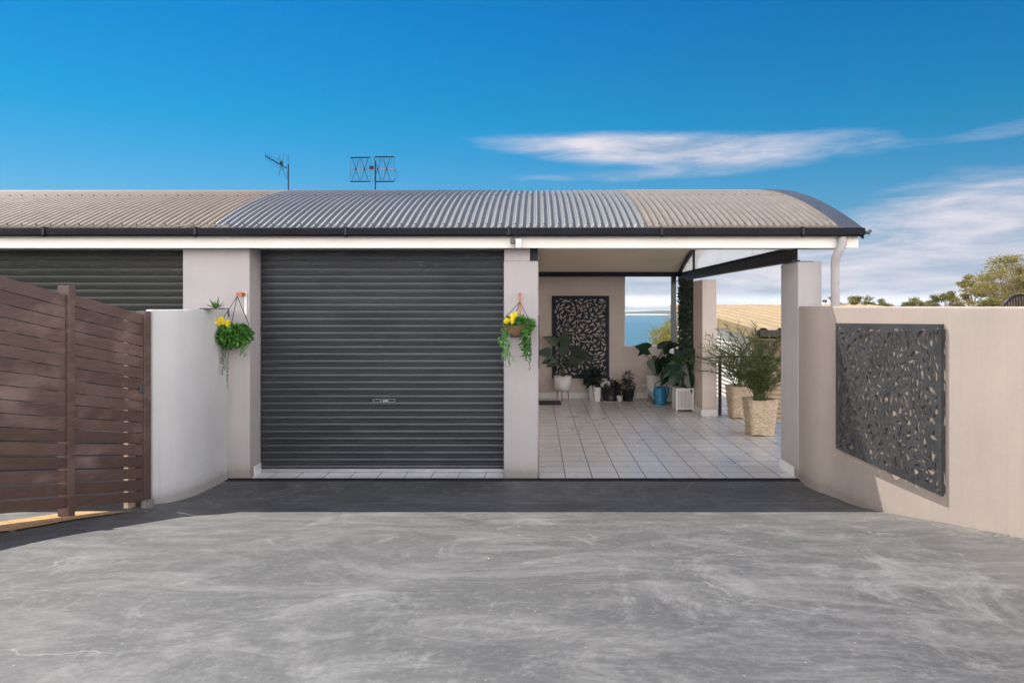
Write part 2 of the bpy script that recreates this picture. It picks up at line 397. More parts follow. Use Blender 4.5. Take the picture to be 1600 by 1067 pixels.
# ------------------------------------------------------------------ ground
GK = [(-60,2.2),(-20,1.2),(-3,.87),(0,.78),(2,.655),(3,.555),(4.23,.392),(5.01,.247),(5.9,.078),(6.3,.012),(6.6,0),(9,0)]
def g0(Y):
    for (a, za), (b, zb) in zip(GK, GK[1:]):
        if Y <= b:
            t = max(0, (Y-a)/(b-a)); return za+(zb-za)*t
    return 0
def g(Y): return sum(g0(Y+d) for d in (-.2, -.1, 0, .1, .2))/5 if Y < 6.7 else 0
mb = MB(); ys = [-60, -40, -20, -10, -5] + [-3+.15*i for i in range(69)] ; ys = [y for y in ys if y < 7.25]+[7.245]
xs = [-14, -3.6, -2, 0, 2, 3.0, 9]
for j, y in enumerate(ys):
    for x in xs: mb.v.append((x, y, g(y)-.004))
nx = len(xs)
for j in range(len(ys)-1):
    for i in range(nx-1):
        a = j*nx+i; mb.f.append((a, a+1, a+nx+1, a+nx))
struct(mb.build('driveway', 'drive', smooth=True))
# shallow joint slab between driveway and drain
# sandy strip beside the fence
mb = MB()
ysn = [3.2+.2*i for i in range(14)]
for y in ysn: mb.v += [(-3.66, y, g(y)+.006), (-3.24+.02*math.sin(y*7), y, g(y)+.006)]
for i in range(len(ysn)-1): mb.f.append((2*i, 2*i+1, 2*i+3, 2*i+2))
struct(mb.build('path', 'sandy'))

def T(x, y):
    base = g(y)-.06 if y < 7.3 else -.06
    drop = 0
    if y > 15.2: drop = -.27*(y-15.2)-.5
    if x > 3.9: drop = min(drop, -2.6*min(1, (x-3.9)/1.2)*min(1, max(0, (y-3)/5)))
    z = base+drop
    if y > 15: z += 1.0*math.sin(x*.05+1)*min(1, (y-15)/40)+.5*math.sin(x*.13+y*.07)*min(1, (y-15)/40)
    return max(z, -30)
mb = MB()
def axis(a, b, dense0, dense1, fine, coarse_ratio=1.25):
    out = []; x = dense0
    while x <= dense1: out.append(x); x += fine
    st = fine; x = dense1
    while x < b: st *= coarse_ratio; x += st; out.append(min(x, b))
    st = fine; x = dense0
    lo = []
    while x > a: st *= coarse_ratio; x -= st; lo.append(max(x, a))
    return lo[::-1]+out
X = axis(-420, 420, -8, 12, .6); Y = axis(-300, 260, 0, 40, .6)
for y in Y:
    for x in X: mb.v.append((x, y, T(x, y)-(.12 if -14 < x < 9.2 and y < 15 else 0)))
nx = len(X)
for j in range(len(Y)-1):
    for i in range(nx-1):
        a = j*nx+i; mb.f.append((a, a+1, a+nx+1, a+nx))
struct(mb.build('ground', 'ground', smooth=True))
SEA = -27.3
struct(MB().add([(-9000,-2000,SEA),(9000,-2000,SEA),(9000,2380,SEA),(-9000,2380,SEA)], [(0,1,2,3)]).build('water', 'water'))
# far shore: beach, dark tree belt, hills behind
struct(MB().add([(-9000,2370,SEA+.3),(9000,2370,SEA+.3),(9000,2420,SEA+2.2),(-9000,2420,SEA+2.2)], [(0,1,2,3)]).build('beach', 'sand'))
def ridge(name, y0, depth, hfun, m, x0, x1, st):
    mb = MB(); xs = [x0+st*i for i in range(int((x1-x0)/st)+1)]
    for x in xs:
        h = hfun(x)
        for k, (dy, kz) in enumerate(((0, 0), (.12, .55), (.3, .85), (.5, 1), (.75, .8), (1, 0))):
            mb.v.append((x, y0+dy*depth, SEA+h*kz))
    for i in range(len(xs)-1):
        for k in range(5):
            a = i*6+k; mb.f.append((a, a+6, a+7, a+1))
    return struct(mb.build(name, m, smooth=True))
ridge('shore_woodland', 2420, 500, lambda x: 12+2.4*math.sin(x*.013)+1.8*math.sin(x*.031+1)+rnd(-1, 1), 'fartree', -9000, 9000, 25)
ridge('hills', 5200, 2500, lambda x: 30+10*math.sin(x*.0016+1.9)+8*math.sin(x*.0047+.6)+3*math.sin(x*.012), 'farhill', -9000, 9000, 80)

# tiled terrace slab
mb = MB(); mb.box(.0, 3.62, 7.35, 13.9, -.5, 0); mb.box(-6.5, 0, 7.35, 7.75, -.3, 0)
struct(mb.build('floor', 'tile'))

# drain
t = thing('drain_grate', 'long black grated channel drain along the edge of the tiled floor', 'drain', (-.1, 7.3, 0))
mb = MB(); x = -3.3
while x < 2.6: mb.box(x, x+.006, 7.262, 7.334, -.012, .003); x += .022
mb.box(-3.3, 2.6, 7.252, 7.262, -.03, .004); mb.box(-3.3, 2.6, 7.334, 7.344, -.03, .004)
mb.build('grate', 'grate', t)
MB().box(-3.3, 2.6, 7.2625, 7.3335, -.06, -.03).build('channel', 'blackpot', t)
struct(MB().box(-6.4, -3.302, 7.246, 7.349, -.06, -.002).build('kerb', 'drive'))

# ------------------------------------------------------------------ garage building
B = thing('garage_building', 'low rendered double garage with open tiled portico under curved corrugated roof', 'building', (-1.5, 7.33, 0))
YF = 7.33
def part(mb, name, m, parent=B, label=None, **k):
    o = mb.build(name, m, parent, **k)
    if label: o['label'] = label
    return o
part(MB().box(-3.53, -2.862, YF, 7.70, 0, 2.30), 'pillar', 'render', bevel=.012)
part(MB().box(-2.868, -2.852, 7.44, 7.62, 0, .10), 'skirting', 'pot_white', bevel=.003)
part(MB().box(-.331, .014, YF, 7.62, 0, 2.166), 'pillar', 'render', bevel=.012)
part(MB().box(-.327, -.07, 7.345, 7.60, 2.166, 2.30), 'pillar_top', 'render', bevel=.006)
part(MB().box(-.07, .010, 7.40, 7.55, 2.166, 2.30), 'gap_shade', 'black')  # black block standing in for the shade of the gap beside the pillar top
part(MB().box(2.60, 2.838, YF, 7.85, 0, 2.160), 'pillar', 'render', bevel=.012)
part(MB().box(2.588, 2.598, YF+.10, 7.86, .001, .10), 'skirting', 'pot_white', bevel=.003)
part(MB().box(2.58, 2.812, 11.5, 12.16, 0, 2.13), 'pillar', 'inner_lit', bevel=.012)
mb = MB(); mb.box(2.568, 2.822, 11.487, 11.497, .001, .10); mb.box(2.568, 2.578, 11.4975, 12.2, .001, .10)
part(mb, 'skirting', 'pot_white', bevel=.003)
# garage walls
part(MB().box(-.12, .013, 7.62, 13.74, 0, 2.42), 'side_wall', 'inner_lit')
part(MB().box(-6.6, -.12, 13.74, 13.9, -.4, 2.5), 'rear_wall', 'render')
part(MB().box(-6.75, -6.6, 7.33, 13.9, -.1, 2.4), 'side_wall', 'render')
# back wall of portico with window opening
mb = MB(); XW = 1.625
mb.box(-.12, XW, 13.742, 13.9, -.4, 2.262); mb.box(XW, 2.86, 13.742, 13.9, -.4, .955)
part(mb, 'rear_wall', 'inner_lit')
part(MB().box(XW, XW+.02, 13.736, 13.91, .957, 2.262).box(XW, 2.60, 13.72, 13.92, .956, .978), 'window_reveal', 'white')
part(MB().box(2.50, 2.585, 13.66, 13.74, 0, 2.30), 'corner_post', 'flash')
mb = MB(); mb.box(.013, XW+.96, 13.73, 13.741, .001, .105); part(mb, 'skirting', 'pot_white')
part(MB().box(2.60, 2.76, 12.16, 13.74, 0, .93), 'low_wall', 'inner_lit')
# fascia beam (lintel)
part(MB().box(-6.8, 3.12, 7.19, 7.62, 2.30, 2.40), 'lintel', 'fascia', bevel=.004)
part(MB().box(-6.8, 3.13, 7.165, 7.19, 2.283, 2.41), 'fascia', 'fascia', bevel=.003)
# roller doors
def roller(x0, x1, m, tag_):
    mb = MB(); yb = 7.61; pr = []; z = .035; p = .0725
    while z < 2.30:
        pr += [(0, z), (-.003, z+.020), (.001, z+.040), (.026, z+.042), (.026, z+.049), (-.004, z+.0515), (-.005, z+.058), (-.002, z+.064), (.020, z+.0655), (.020, z+.070)]
        z += p
    n = len(pr)
    for x in (x0, x1):
        for dy, zz in pr: mb.v.append((x, yb+dy, zz))
    for i in range(n-1): mb.f.append((i, n+i, n+i+1, i+1))
    o = part(mb, 'roller_door', m, label=tag_)
    part(MB().box(x0, x1, yb-.012, yb+.03, .003, .038), 'bottom_rail', 'steel' if m == 'door' else 'black', o, bevel=.003)
    mb = MB()
    mb.box(x0-.012, x0+.035, yb+.03, yb+.06, .0, 2.30); part(mb, 'guide_rail', 'black', o)
    part(MB().box(x1-.035, x1+.012, yb+.03, yb+.06, 0, 2.30), 'guide_rail', 'black', o)
    return o
d1 = roller(-2.853, -.335, 'door', 'closed charcoal ribbed roller door')
# handle
hx, hz = (600-CX)*7.6/F, H-(626-CY)*7.6/F
mb = MB(); mb.box(hx-.115, hx+.115, 7.602, 7.606, hz-.016, hz-.012); mb.box(hx-.115, hx+.115, 7.602, 7.606, hz+.012, hz+.016)
mb.box(hx-.115, hx-.110, 7.602, 7.606, hz-.012, hz+.012); mb.box(hx+.110, hx+.115, 7.602, 7.606, hz-.012, hz+.012)
mb.box(hx-.012, hx+.045, 7.600, 7.6045, hz-.008, hz+.008); mb.lathe((hx-.035, 7.601, hz-.006), [(.010, 0), (.010, .012)], 10)
part(mb, 'door_handle', 'handle', d1)
part(MB().box(hx-.110, hx+.110, 7.6065, 7.6095, hz-.012, hz+.012), 'handle_recess', 'black', d1)
roller(-6.6, -3.50, 'door2', 'older dark roller door behind the fence')
part(MB().box(-6.6, -6.2, 7.34, 7.7, 0, 2.30), 'pillar', 'render')

# roof
RC, RR, RT = 11.29, 10.2, 3.362
def rz(y): return RT-RR*(1-math.cos(math.asin(min(.999, abs(y-RC)/RR))))
def rooff(x0, x1, m, pitch=.070, amp=.0135, y0=7.10, y1=15.2, dz=0, ragged=0):
    mb = MB(); steps = 8; nxr = int(round((x1-x0)/pitch*steps)); ny = 26
    ysr = [y0+(y1-y0)*(i/ny)**1.25 for i in range(ny+1)]
    for j, y in enumerate(ysr):
        for i in range(nxr+1):
            x = x0+i*pitch/steps
            mb.v.append((x, y, rz(y)+amp*math.cos(2*PI*i/steps)+dz))
    for j in range(ny):
        for i in range(nxr):
            a = j*(nxr+1)+i; mb.f.append((a, a+1, a+nxr+2, a+nxr+1))
    scr = MB()
    for yy in (y0+.10, 8.6, 10.0):
        k = 0; x = x0
        while x < x1-.02:
            if True:
                zz = rz(yy)+amp+dz
                scr.lathe((x, yy, zz-.003), [(.009, 0), (.009, .004), (.005, .008), (.004, .011)], 6)
            x += pitch*2
    o = merged(mb, m, scr, 'black', 'roof_sheet', B, smooth=True)
    k = o.modifiers.new('s', 'SOLIDIFY'); k.thickness = .004; k.offset = -1
    return o
xa = (330-CX)*7.1/F; xb = (1012-CX)*7.1/F
def snap(x): return round(x/.07)*.07
xa = snap(xa); xb = snap(xb)
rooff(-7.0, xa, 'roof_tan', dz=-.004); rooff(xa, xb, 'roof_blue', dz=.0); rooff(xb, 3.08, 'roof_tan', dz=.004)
# end flashing
mb = MB(); prof = [(2.93, .016), (2.955, .021), (3.13, .021), (3.145, .012), (3.145, -.09), (3.135, -.09)]
ysr = [7.08+(15.2-7.08)*i/40 for i in range(41)]
for y in ysr:
    for x, d in prof: mb.v.append((x, y, rz(y)+d))
for j in range(40):
    for i in range(5):
        a = j*6+i; mb.f.append((a, a+1, a+7, a+6))
mbf = mb; mb = MB()
for yy in (7.2, 7.75, 8.3, 8.9, 9.5):
    for xx in (2.975, 3.11): mb.lathe((xx, yy, rz(yy)+.020), [(.007, 0), (.007, .004), (.003, .006)], 6)
fl = merged(mbf, 'flash', mb, 'black', 'roof_flashing', B)
k = fl.modifiers.new('s', 'SOLIDIFY'); k.thickness = .003
# gutter: quad profile
gp = [(7.155, 2.478), (7.148, 2.395), (7.07, 2.388), (7.045, 2.405), (7.037, 2.452), (7.045, 2.466), (7.052, 2.462), (7.048, 2.45), (7.056, 2.412), (7.075, 2.398), (7.14, 2.402), (7.147, 2.478)]
mb = MB(); n = len(gp)
for x in (-7.0, 3.14):
    for y, z in gp: mb.v.append((x, y, z))
for i in range(n): mb.f.append((i, n+i, n+(i+1) % n, (i+1) % n))
mb.f.append(tuple(range(n))); mb.f.append(tuple(reversed(range(n, 2*n))))
mb.add([(3.141, 7.155, 2.478), (3.141, 7.148, 2.395), (3.141, 7.07, 2.388), (3.141, 7.045, 2.405), (3.141, 7.037, 2.452), (3.141, 7.05, 2.468)], [(0,1,2,3,4,5)])
gut = part(mb, 'gutter', 'gutter')
for px in (68, 305, 540, 795, 1034, 1255):
    x = (px-CX)*7.04/F
    mb = MB(); mb.box(x-.012, x+.012, 7.028, 7.036, 2.40, 2.47); mb.box(x-.012, x+.012, 7.036, 7.07, 2.378, 2.385); mb.box(x-.014, x+.014, 7.028, 7.09, 2.467, 2.475)
    part(mb, 'gutter_bracket', 'gutter', gut)
mb = MB(); xg = 3.145
mb.tube([(xg, 7.085, 2.43), (xg+.045, 7.075, 2.42), (xg+.06, 7.07, 2.45)], .017, 8); part(mb, 'overflow_spout', 'flash', gut)
part(MB().box(-7.0, 3.12, 7.149, 7.164, 2.41, 2.455), 'eave_board', 'blackpot')
# downpipe
def pp(x, y, Y=7.10): return P(x, y, Y)
Yd = 7.12
pts = [pp(1316, 369, 7.12), pp(1316, 381, 7.12), pp(1313, 388, 7.12), pp(1305, 400, 7.14), pp(1306, 396, 7.13)][:3]+[pp(1309.5, 396, 7.13), pp(1305.5, 404, 7.16), pp(1305, 411, 7.18), pp(1305, 420, 7.19), pp(1305, 560, 7.2)]
pts[-1].z = -.05
part(MB().tube(pts, .042, 16), 'downpipe', 'render', smooth=True)
mb = MB()
for zz in (1.95,): mb.tube([(pts[-2].x, 7.19, zz), (pts[-2].x, 7.19, zz+.012)], .047, 16)
part(mb, 'pipe_collar', 'render')
# curved ceiling of the portico
CC, CR, CT = 9.9, 11.2, 2.97
def cz(y): return CT-CR*(1-math.cos(math.asin(abs(y-CC)/CR)))
mb = MB(); ysr = [9.0+(13.66-9.0)*i/24 for i in range(25)]
for y in ysr: mb.v += [(.013, y, cz(y)), (2.86, y, cz(y)), (2.86, y, cz(y)+.03), (.013, y, cz(y)+.03)]
for j in range(24):
    a = 4*j
    for i in range(4): mb.f.append((a+i, a+(i+1) % 4, a+4+(i+1) % 4, a+4+i))
part(mb, 'ceiling', 'ceil', smooth=False)
mb = MB()                                         # rear eave infill above the back beam
mb.box(-.12, 2.98, 13.66, 13.9, 2.355, 2.62); part(mb, 'eave_infill', 'ceil')
part(MB().box(.014, 2.60, 13.58, 13.73, 2.262, 2.352), 'beam', 'black')
# gable bottom chord: channel beam
mb = MB(); zb0, zb1 = 2.172, 2.320
mb.box(2.628, 2.640, 7.45, 13.72, zb0+.012, zb1-.012); mb.box(2.585, 2.665, 7.45, 13.72, zb0, zb0+.012); mb.box(2.585, 2.665, 7.45, 13.72, zb1-.012, zb1)
mb.box(2.58, 2.80, 7.44, 7.76, zb0-.012, zb0)
part(mb, 'beam', 'black')
mb = MB(); n = 20; ysr = [9.0+(13.6-9.0)*i/n for i in range(n+1)]     # arched rafter
for y in ysr: mb.v += [(2.60, y, cz(y)-.085), (2.665, y, cz(y)-.085), (2.665, y, cz(y)-.003), (2.60, y, cz(y)-.003)]
for j in range(n):
    a = 4*j
    for i in range(4): mb.f.append((a+i, a+(i+1) % 4, a+4+(i+1) % 4, a+4+i))
part(mb, 'rafter', 'black')
for yy in (12.25,):
    part(MB().box(2.605, 2.66, yy, yy+.08, zb1+.001, cz(yy)-.086), 'gable_post', 'black')
mb = MB()                                         # glazing
yl = [7.7, 8.4, 9.4]; 
for a, b in ((7.75, 8.98), (9.0, 10.6), (10.62, 12.245), (12.335, 13.3)):
    ysr = [a+(b-a)*i/8 for i in range(9)]
    base = len(mb.v)
    for y in ysr: mb.v += [(2.63, y, zb1+.001), (2.63, y, max(zb1+.002, min(cz(y)-.087, rz(y)-.06)))]
    for j in range(8): mb.f.append((base+2*j, base+2*j+2, base+2*j+3, base+2*j+1))
part(mb, 'glass_pane', 'glass', solid=.006)
# wall switch plates by the pillar edge
part(MB().box(.014, .026, 7.9, 7.98, 1.05, 1.62), 'door_frame', 'black')

# ------------------------------------------------------------------ boundary walls
def curved_wall(pts, th, z0f, z1, side, m, name, label, res=8, cap=True):
    """pts: inside face in plan; side: +1 thickness to +x"""
    # Catmull-Rom resample
    out = []
    for i in range(len(pts)-1):
        p0 = Vector(pts[max(i-1, 0)]); p1 = Vector(pts[i]); p2 = Vector(pts[i+1]); p3 = Vector(pts[min(i+2, len(pts)-1)])
        for k in range(res):
            t = k/res
            out.append(.5*((2*p1)+(-p0+p2)*t+(2*p0-5*p1+4*p2-p3)*t*t+(-p0+3*p1-3*p2+p3)*t**3))
    out.append(Vector(pts[-1]))
    mb = MB(); n = len(out)
    for i, p in enumerate(out):
        d = (out[min(i+1, n-1)]-out[max(i-1, 0)]).normalized(); nr = Vector((d.y, -d.x))
        if nr.x*side < 0: nr = -nr
        q = p+nr*th; z0 = z0f(p.y)
        mb.v += [(p.x, p.y, z0), (q.x, q.y, z0), (q.x, q.y, z1), (p.x, p.y, z1)]
    for j in range(n-1):
        a = 4*j
        for i in range(4): mb.f.append((a+i, a+(i+1) % 4, a+4+(i+1) % 4, a+4+i))
    mb.f.append((0, 3, 2, 1)); mb.f.append((4*n-4, 4*n-3, 4*n-2, 4*n-1))
    bm = bmesh.new(); 
    o = solo(mb, name, m, label, 'wall', bevel=.014)
    me = o.data; bm.from_mesh(me); bmesh.ops.recalc_face_normals(bm, faces=bm.faces); bm.to_mesh(me); bm.free()
    return o
RW = [(2.602, 7.325), (2.583, 7.05), (2.605, 6.86), (2.682, 6.62), (2.722, 6.2), (2.745, 5.88), (2.785, 5.01), (2.80, 4.23), (2.84, 3.2), (2.86, 2.0), (2.86, 0.4)]
curved_wall(RW, .22, lambda y: g(y)-.12, H-.004, 1, 'bwall', 'boundary_wall', 'long beige rendered wall on the right, sunlit, carrying the metal leaf panel')
LW = [(-3.072, 7.325), (-3.085, 6.97), (-3.12, 6.68), (-3.19, 6.46), (-3.315, 6.33)]
curved_wall(LW, .18, lambda y: -.1, H-.032, -1, 'lwall', 'boundary_wall', 'short curved pale grey wall between the brown fence and the garage')

# ------------------------------------------------------------------ cut-out panels
def holes(W, Hh, margin, seed, dens, lmin, lmax, gap):
    rg = random.Random(seed); res = .004
    nx_, ny_ = int(W/res), int(Hh/res); occ = np.zeros((ny_, nx_), bool)
    gy, gx = np.mgrid[0:ny_, 0:nx_]; gx = (gx+.5)*res; gy = (gy+.5)*res
    polys = []; fails = 0
    def inside(poly, xx, yy):
        c = np.zeros(xx.shape, bool); n = len(poly)
        for i in range(n):
            x1, y1 = poly[i]; x2, y2 = poly[(i+1) % n]
            if y1 == y2: continue
            c ^= ((y1 > yy) != (y2 > yy)) & (xx < (x2-x1)*(yy-y1)/(y2-y1)+x1)
        return c
    tries = 0
    while tries < dens:
        tries += 1
        k = 1-tries/dens
        L = lmin+(lmax-lmin)*(k**.6)*rg.uniform(.6, 1); Wd = L*rg.uniform(.20, .40); a = rg.uniform(0, 2*PI); cv = rg.uniform(-.5, .5)*L
        cx, cy = rg.uniform(margin, W-margin), rg.uniform(margin, Hh-margin)
        kind = rg.random(); pl = []
        if kind < .7:       # curved leaf
            n = 7
            for s_ in (1, -1):
                for i in range(n):
                    t = i/n if s_ == 1 else 1-i/n
                    x = (t-.5)*L; w = Wd*.5*math.sin(PI*min(1, max(0, t**.8)))*s_
                    y = w+cv*(.25-(t-.5)**2)
                    pl.append((x, y))
        else:               # fragment with concave sides
            m_ = 3 if rg.random() < .6 else 4
            for i in range(m_):
                an = 2*PI*(i+rg.uniform(-.2, .2))/m_; r_ = L*rg.uniform(.38, .6)
                pl.append((r_*math.cos(an), r_*.8*math.sin(an)))
                an2 = 2*PI*(i+.5)/m_; r2 = L*rg.uniform(.14, .24)
                pl.append((r2*math.cos(an2), r2*.8*math.sin(an2)))
        ca, sa = math.cos(a), math.sin(a)
        pl = [(cx+x*ca-y*sa, cy+x*sa+y*ca) for x, y in pl]
        x0 = min(p[0] for p in pl); x1 = max(p[0] for p in pl); y0 = min(p[1] for p in pl); y1 = max(p[1] for p in pl)
        if x0 < margin or x1 > W-margin or y0 < margin or y1 > Hh-margin: continue
        i0, i1 = int(x0/res), int(x1/res)+1; j0, j1 = int(y0/res), int(y1/res)+1
        ins = inside(pl, gx[j0:j1, i0:i1], gy[j0:j1, i0:i1])
        if not ins.any() or (occ[j0:j1, i0:i1] & ins).any(): continue
        g_ = int(gap/res); J0, J1, I0, I1 = max(0, j0-g_), min(ny_, j1+g_), max(0, i0-g_), min(nx_, i1+g_)
        pad = np.zeros((J1-J0, I1-I0), bool); pad[j0-J0:j1-J0, i0-I0:i1-I0] = ins
        dil = pad.copy()
        for dj in range(-g_, g_+1):
            for di in range(-g_, g_+1):
                if dj*dj+di*di <= g_*g_: dil |= np.roll(np.roll(pad, dj, 0), di, 1)
        occ[J0:J1, I0:I1] |= dil
        polys.append(pl)
    return polys
def cut_panel(W, Hh, fr, polys, th):
    vs = [Vector((0,0)), Vector((W,0)), Vector((W,Hh)), Vector((0,Hh))]; edges = [(0,1),(1,2),(2,3),(3,0)]
    for pl in polys:
        b = len(vs); vs += [Vector(p) for p in pl]; n = len(pl)
        edges += [(b+i, b+(i+1) % n) for i in range(n)]
    V, E, Fc, _, _, _ = geometry.delaunay_2d_cdt(vs, edges, [], 1, 1e-6)
    V = [Vector(v) for v in V]
    P_ = [np.array(p) for p in polys]
    bb = [(p[:,0].min(), p[:,0].max(), p[:,1].min(), p[:,1].max()) for p in P_]
    BB = np.array(bb)
    keep = []
    for f in Fc:
        c = sum((V[i] for i in f), Vector((0,0)))/len(f); bad = False
        for k in np.where((BB[:,0] < c.x) & (BB[:,1] > c.x) & (BB[:,2] < c.y) & (BB[:,3] > c.y))[0]:
            p = polys[k]; n = len(p); ins = False
            for i in range(n):
                x1, y1 = p[i]; x2, y2 = p[(i+1) % n]
                if (y1 > c.y) != (y2 > c.y) and c.x < (x2-x1)*(c.y-y1)/(y2-y1)+x1: ins = not ins
            if ins: bad = True; break
        if not bad: keep.append(f)
    # two skins and the rim of every hole
    mb = MB(); n = len(V)
    mb.v = [tuple(fr(v.x, v.y, 0)) for v in V]+[tuple(fr(v.x, v.y, -th)) for v in V]
    cnt = {}
    for f in keep:
        mb.f.append(tuple(f)); mb.f.append(tuple(n+i for i in reversed(f)))
        for i in range(len(f)):
            a, b = f[i], f[(i+1) % len(f)]; cnt.setdefault((min(a,b), max(a,b)), []).append((a, b))
    for e, l in cnt.items():
        if len(l) == 1:
            a, b = l[0]; mb.f.append((b, a, n+a, n+b))
    return mb
# right wall panel
pa = Vector((2.658, 6.55, 0)); pb = Vector((2.752, 5.01, 0)); du = (pb-pa); Wp = du.length; du.normalize()
nrm = Vector((-abs(du.y), du.x if du.x*du.y < 0 else -du.x, 0)).normalized()
zA = H-222*6.55/F; Hp = (H-27*6.55/F)-zA
def frR(u, v, w): return pa+du*u+Vector((0,0,zA+v+(v/Hp-.5)*.06*u/Wp))+nrm*w
TP = thing('laser_cut_panel', 'large charcoal metal panel of leaf cut-outs on the sunlit beige wall', 'wall panel', tuple(frR(0,0,0)))
cut_panel(Wp, Hp, frR, holes(Wp, Hp, .032, 5, 24000, .030, .15, .0165), .004).build('sheet', 'panel', TP)
mb = MB()
for (u0, u1, v0, v1) in ((0, Wp, Hp-.006, Hp), (0, Wp, 0, .006), (0, .006, .006, Hp-.006), (Wp-.006, Wp, .006, Hp-.006)):
    a_, b_, c_ = frR(u0, v0, -.0045), frR(u1, v0, -.0045), frR(u0, v1, -.0045); mb.obox(a_, b_-a_, c_-a_, -nrm*.014)
mb.build('frame', 'panel', TP)
for u in (.03, Wp-.03):
    for v in (.03, Hp-.03):
        c = frR(u, v, .004); mb = MB(); mb.tube([c, c+nrm*.004], .007, 8); mb.build('screw', 'steel', TP)
# portico panel
xw0, xw1, zw0, zw1 = .287, 1.338, .38, 1.90
def frB(u, v, w): return Vector((xw0+u, 13.715-w, zw0+v))
TP = thing('laser_cut_panel', 'navy black leaf cut-out panel on the back wall of the portico', 'wall panel', (xw0, 13.715, zw0))
mbp = cut_panel(xw1-xw0, zw1-zw0, frB, holes(xw1-xw0, zw1-zw0, .045, 9, 9000, .05, .14, .012), .006)
mbp.build('sheet', 'black', TP)
mb = MB()
for (a, b, c, d) in ((xw0-.008, xw1+.008, zw1, zw1+.008), (xw0-.008, xw1+.008, zw0-.008, zw0), (xw0-.008, xw0, zw0, zw1), (xw1, xw1+.008, zw0, zw1)):
    mb.box(a, b, 13.712, 13.7405, c, d)
mb.build('frame', 'black', TP)

# ------------------------------------------------------------------ fence
FA = Vector((-3.315, 6.30, 0)); FB = Vector((-3.76, 3.1, 0)); fd = (FB-FA).normalized(); fn = Vector((-fd.y, fd.x, 0))
if fn.x < 0: fn = -fn
FS = .204
def fz(s, h): return h+FS*s      # s: distance from the wall end, h: height at the wall
TF = thing('slat_fence', 'brown horizontal slat timber fence stepping down to the grey curved wall', 'fence', tuple(FA))
def slats(s0, s1, seed, name='slat_panel'):
    rg = random.Random(seed); mb = MB(); h = .055; k = 0
    while h < 1.60:
        w = .084+rg.uniform(-.004, .004); gp_ = .006 if h > .45 else .013
        w = min(w, 1.665-h)
        a = FA+fd*s0; b = FA+fd*s1; off = fn*rg.uniform(-.002, .002); dd = rg.uniform(-.001, .001)
        A = a+off+Vector((0,0,fz(s0, h)+dd)); Bv = b+off+Vector((0,0,fz(s1, h)+rg.uniform(-.001, .001)))
        mb.obox(A, Bv-A, fn*-.019, Vector((0,0,w)))
        h += w+gp_; k += 1
    return mb.build(name, 'fence', TF, bevel=.003)
sP = .90      # post distance
slats(.085, .862, 3); slats(.932, 3.2, 4)
def post(s, w, h0, h1, proud, m='fence', back=.07):
    c = FA+fd*s; mb = MB()
    z0 = g(c.y)-.05; z1 = fz(s, h1)
    mb.obox(c+fn*proud+Vector((0,0,z0)), fd*w, fn*-(proud+back), Vector((0,0,z1-z0)))
    return mb.build('post', m, TF, bevel=.004)
post(.865, .064, 0, 1.69, .022)
post(-.005, .085, 0, 1.675, .010)
# pale post added behind the slats to imitate light in the gaps
c = FA+fd*.10; mb = MB(); mb.obox(c-fn*.06+Vector((0,0,0)), fd*.09, fn*-.04, Vector((0,0,1.62))); mb.build('gap_light_post', 'fencepale', TF)
c = FA+fd*.085+fn*.004; mb = MB(); mb.obox(c+Vector((0,0,.99)), fd*.055, fn*.012, Vector((0,0,.055))); mb.build('latch', 'flash', TF, bevel=.004)
c = FA+fd*.075+fn*.03; mb = MB(); mb.obox(c+Vector((0,0,g(c.y)-.02)), fd*.08, fn*.07, Vector((0,0,.085))); solo(mb, 'concrete_block', 'ground_c', 'small grey concrete block at the foot of the brown fence', 'block', bevel=.008)

# ------------------------------------------------------------------ security light on fascia
c = P(806, 380, 7.15)
t = thing('security_light', 'small white twin sensor light fixed to the fascia above the pillar', 'light fitting', tuple(c))
mb = MB(); mb.box(c.x-.062, c.x+.062, 7.135, 7.164, c.z-.030, c.z+.052); mb.build('base', 'pot_white', t, bevel=.006)
mb = MB(); mb.box(c.x-.052, c.x-.008, 7.10, 7.1345, c.z-.012, c.z+.042); mb.build('sensor', 'flash', t, bevel=.006)
mb = MB(); mb.box(c.x+.0, c.x+.056, 7.06, 7.1345, c.z-.055, c.z+.030); mb.build('lamp_head', 'pot_white', t, bevel=.010)
mb = MB(); mb.box(c.x+.008, c.x+.048, 7.056, 7.0595, c.z-.045, c.z+.010); mb.build('lens', 'steel', t)

# ------------------------------------------------------------------ hanging baskets
def ell(c, r, up=True):
    while True:
        p = Vector((rnd(-1,1), rnd(-1,1), rnd(-1,1)))
        if p.length < 1: return Vector((c[0]+p.x*r[0], c[1]+p.y*r[1], c[2]+p.z*r[2])), p
def foliage(mb, c, r, n, L, W, bend=.5):
    for _ in range(n):
        p, q = ell(c, r); d = Vector((q.x*.8+rnd(-.6,.6), q.y*.8+rnd(-.6,.6), q.z*.8+rnd(-.5,.7)))
        mb.blade(p, d, Vector((rnd(-1,1), rnd(-1,1), rnd(-1,1))), L*rnd(.6,1.2), W*rnd(.7,1.2), bend, 3, .25, .7)
def trail(mb, st, p0, p1, n, L, W, sag=.02, spread=.012):
    p0 = Vector(p0); p1 = Vector(p1); pts = []
    for i in range(n+1):
        t = i/n; pts.append(p0.lerp(p1, t)+Vector((sag*math.sin(t*7+p0.x*40), sag*.5*math.sin(t*5), 0)))
    st.tube(pts, .0015, 4)
    for p in pts:
        for k in range(2):
            d = Vector((rnd(-1,1), rnd(-1,.4), rnd(-.9,.2)))
            mb.blade(p+Vector((rnd(-spread,spread), rnd(-spread,spread), 0)), d, Vector((rnd(-1,1), rnd(-1,1), rnd(-1,1))), L*rnd(.7,1.2), W*rnd(.7,1.2), .4, 3, .2, .7)
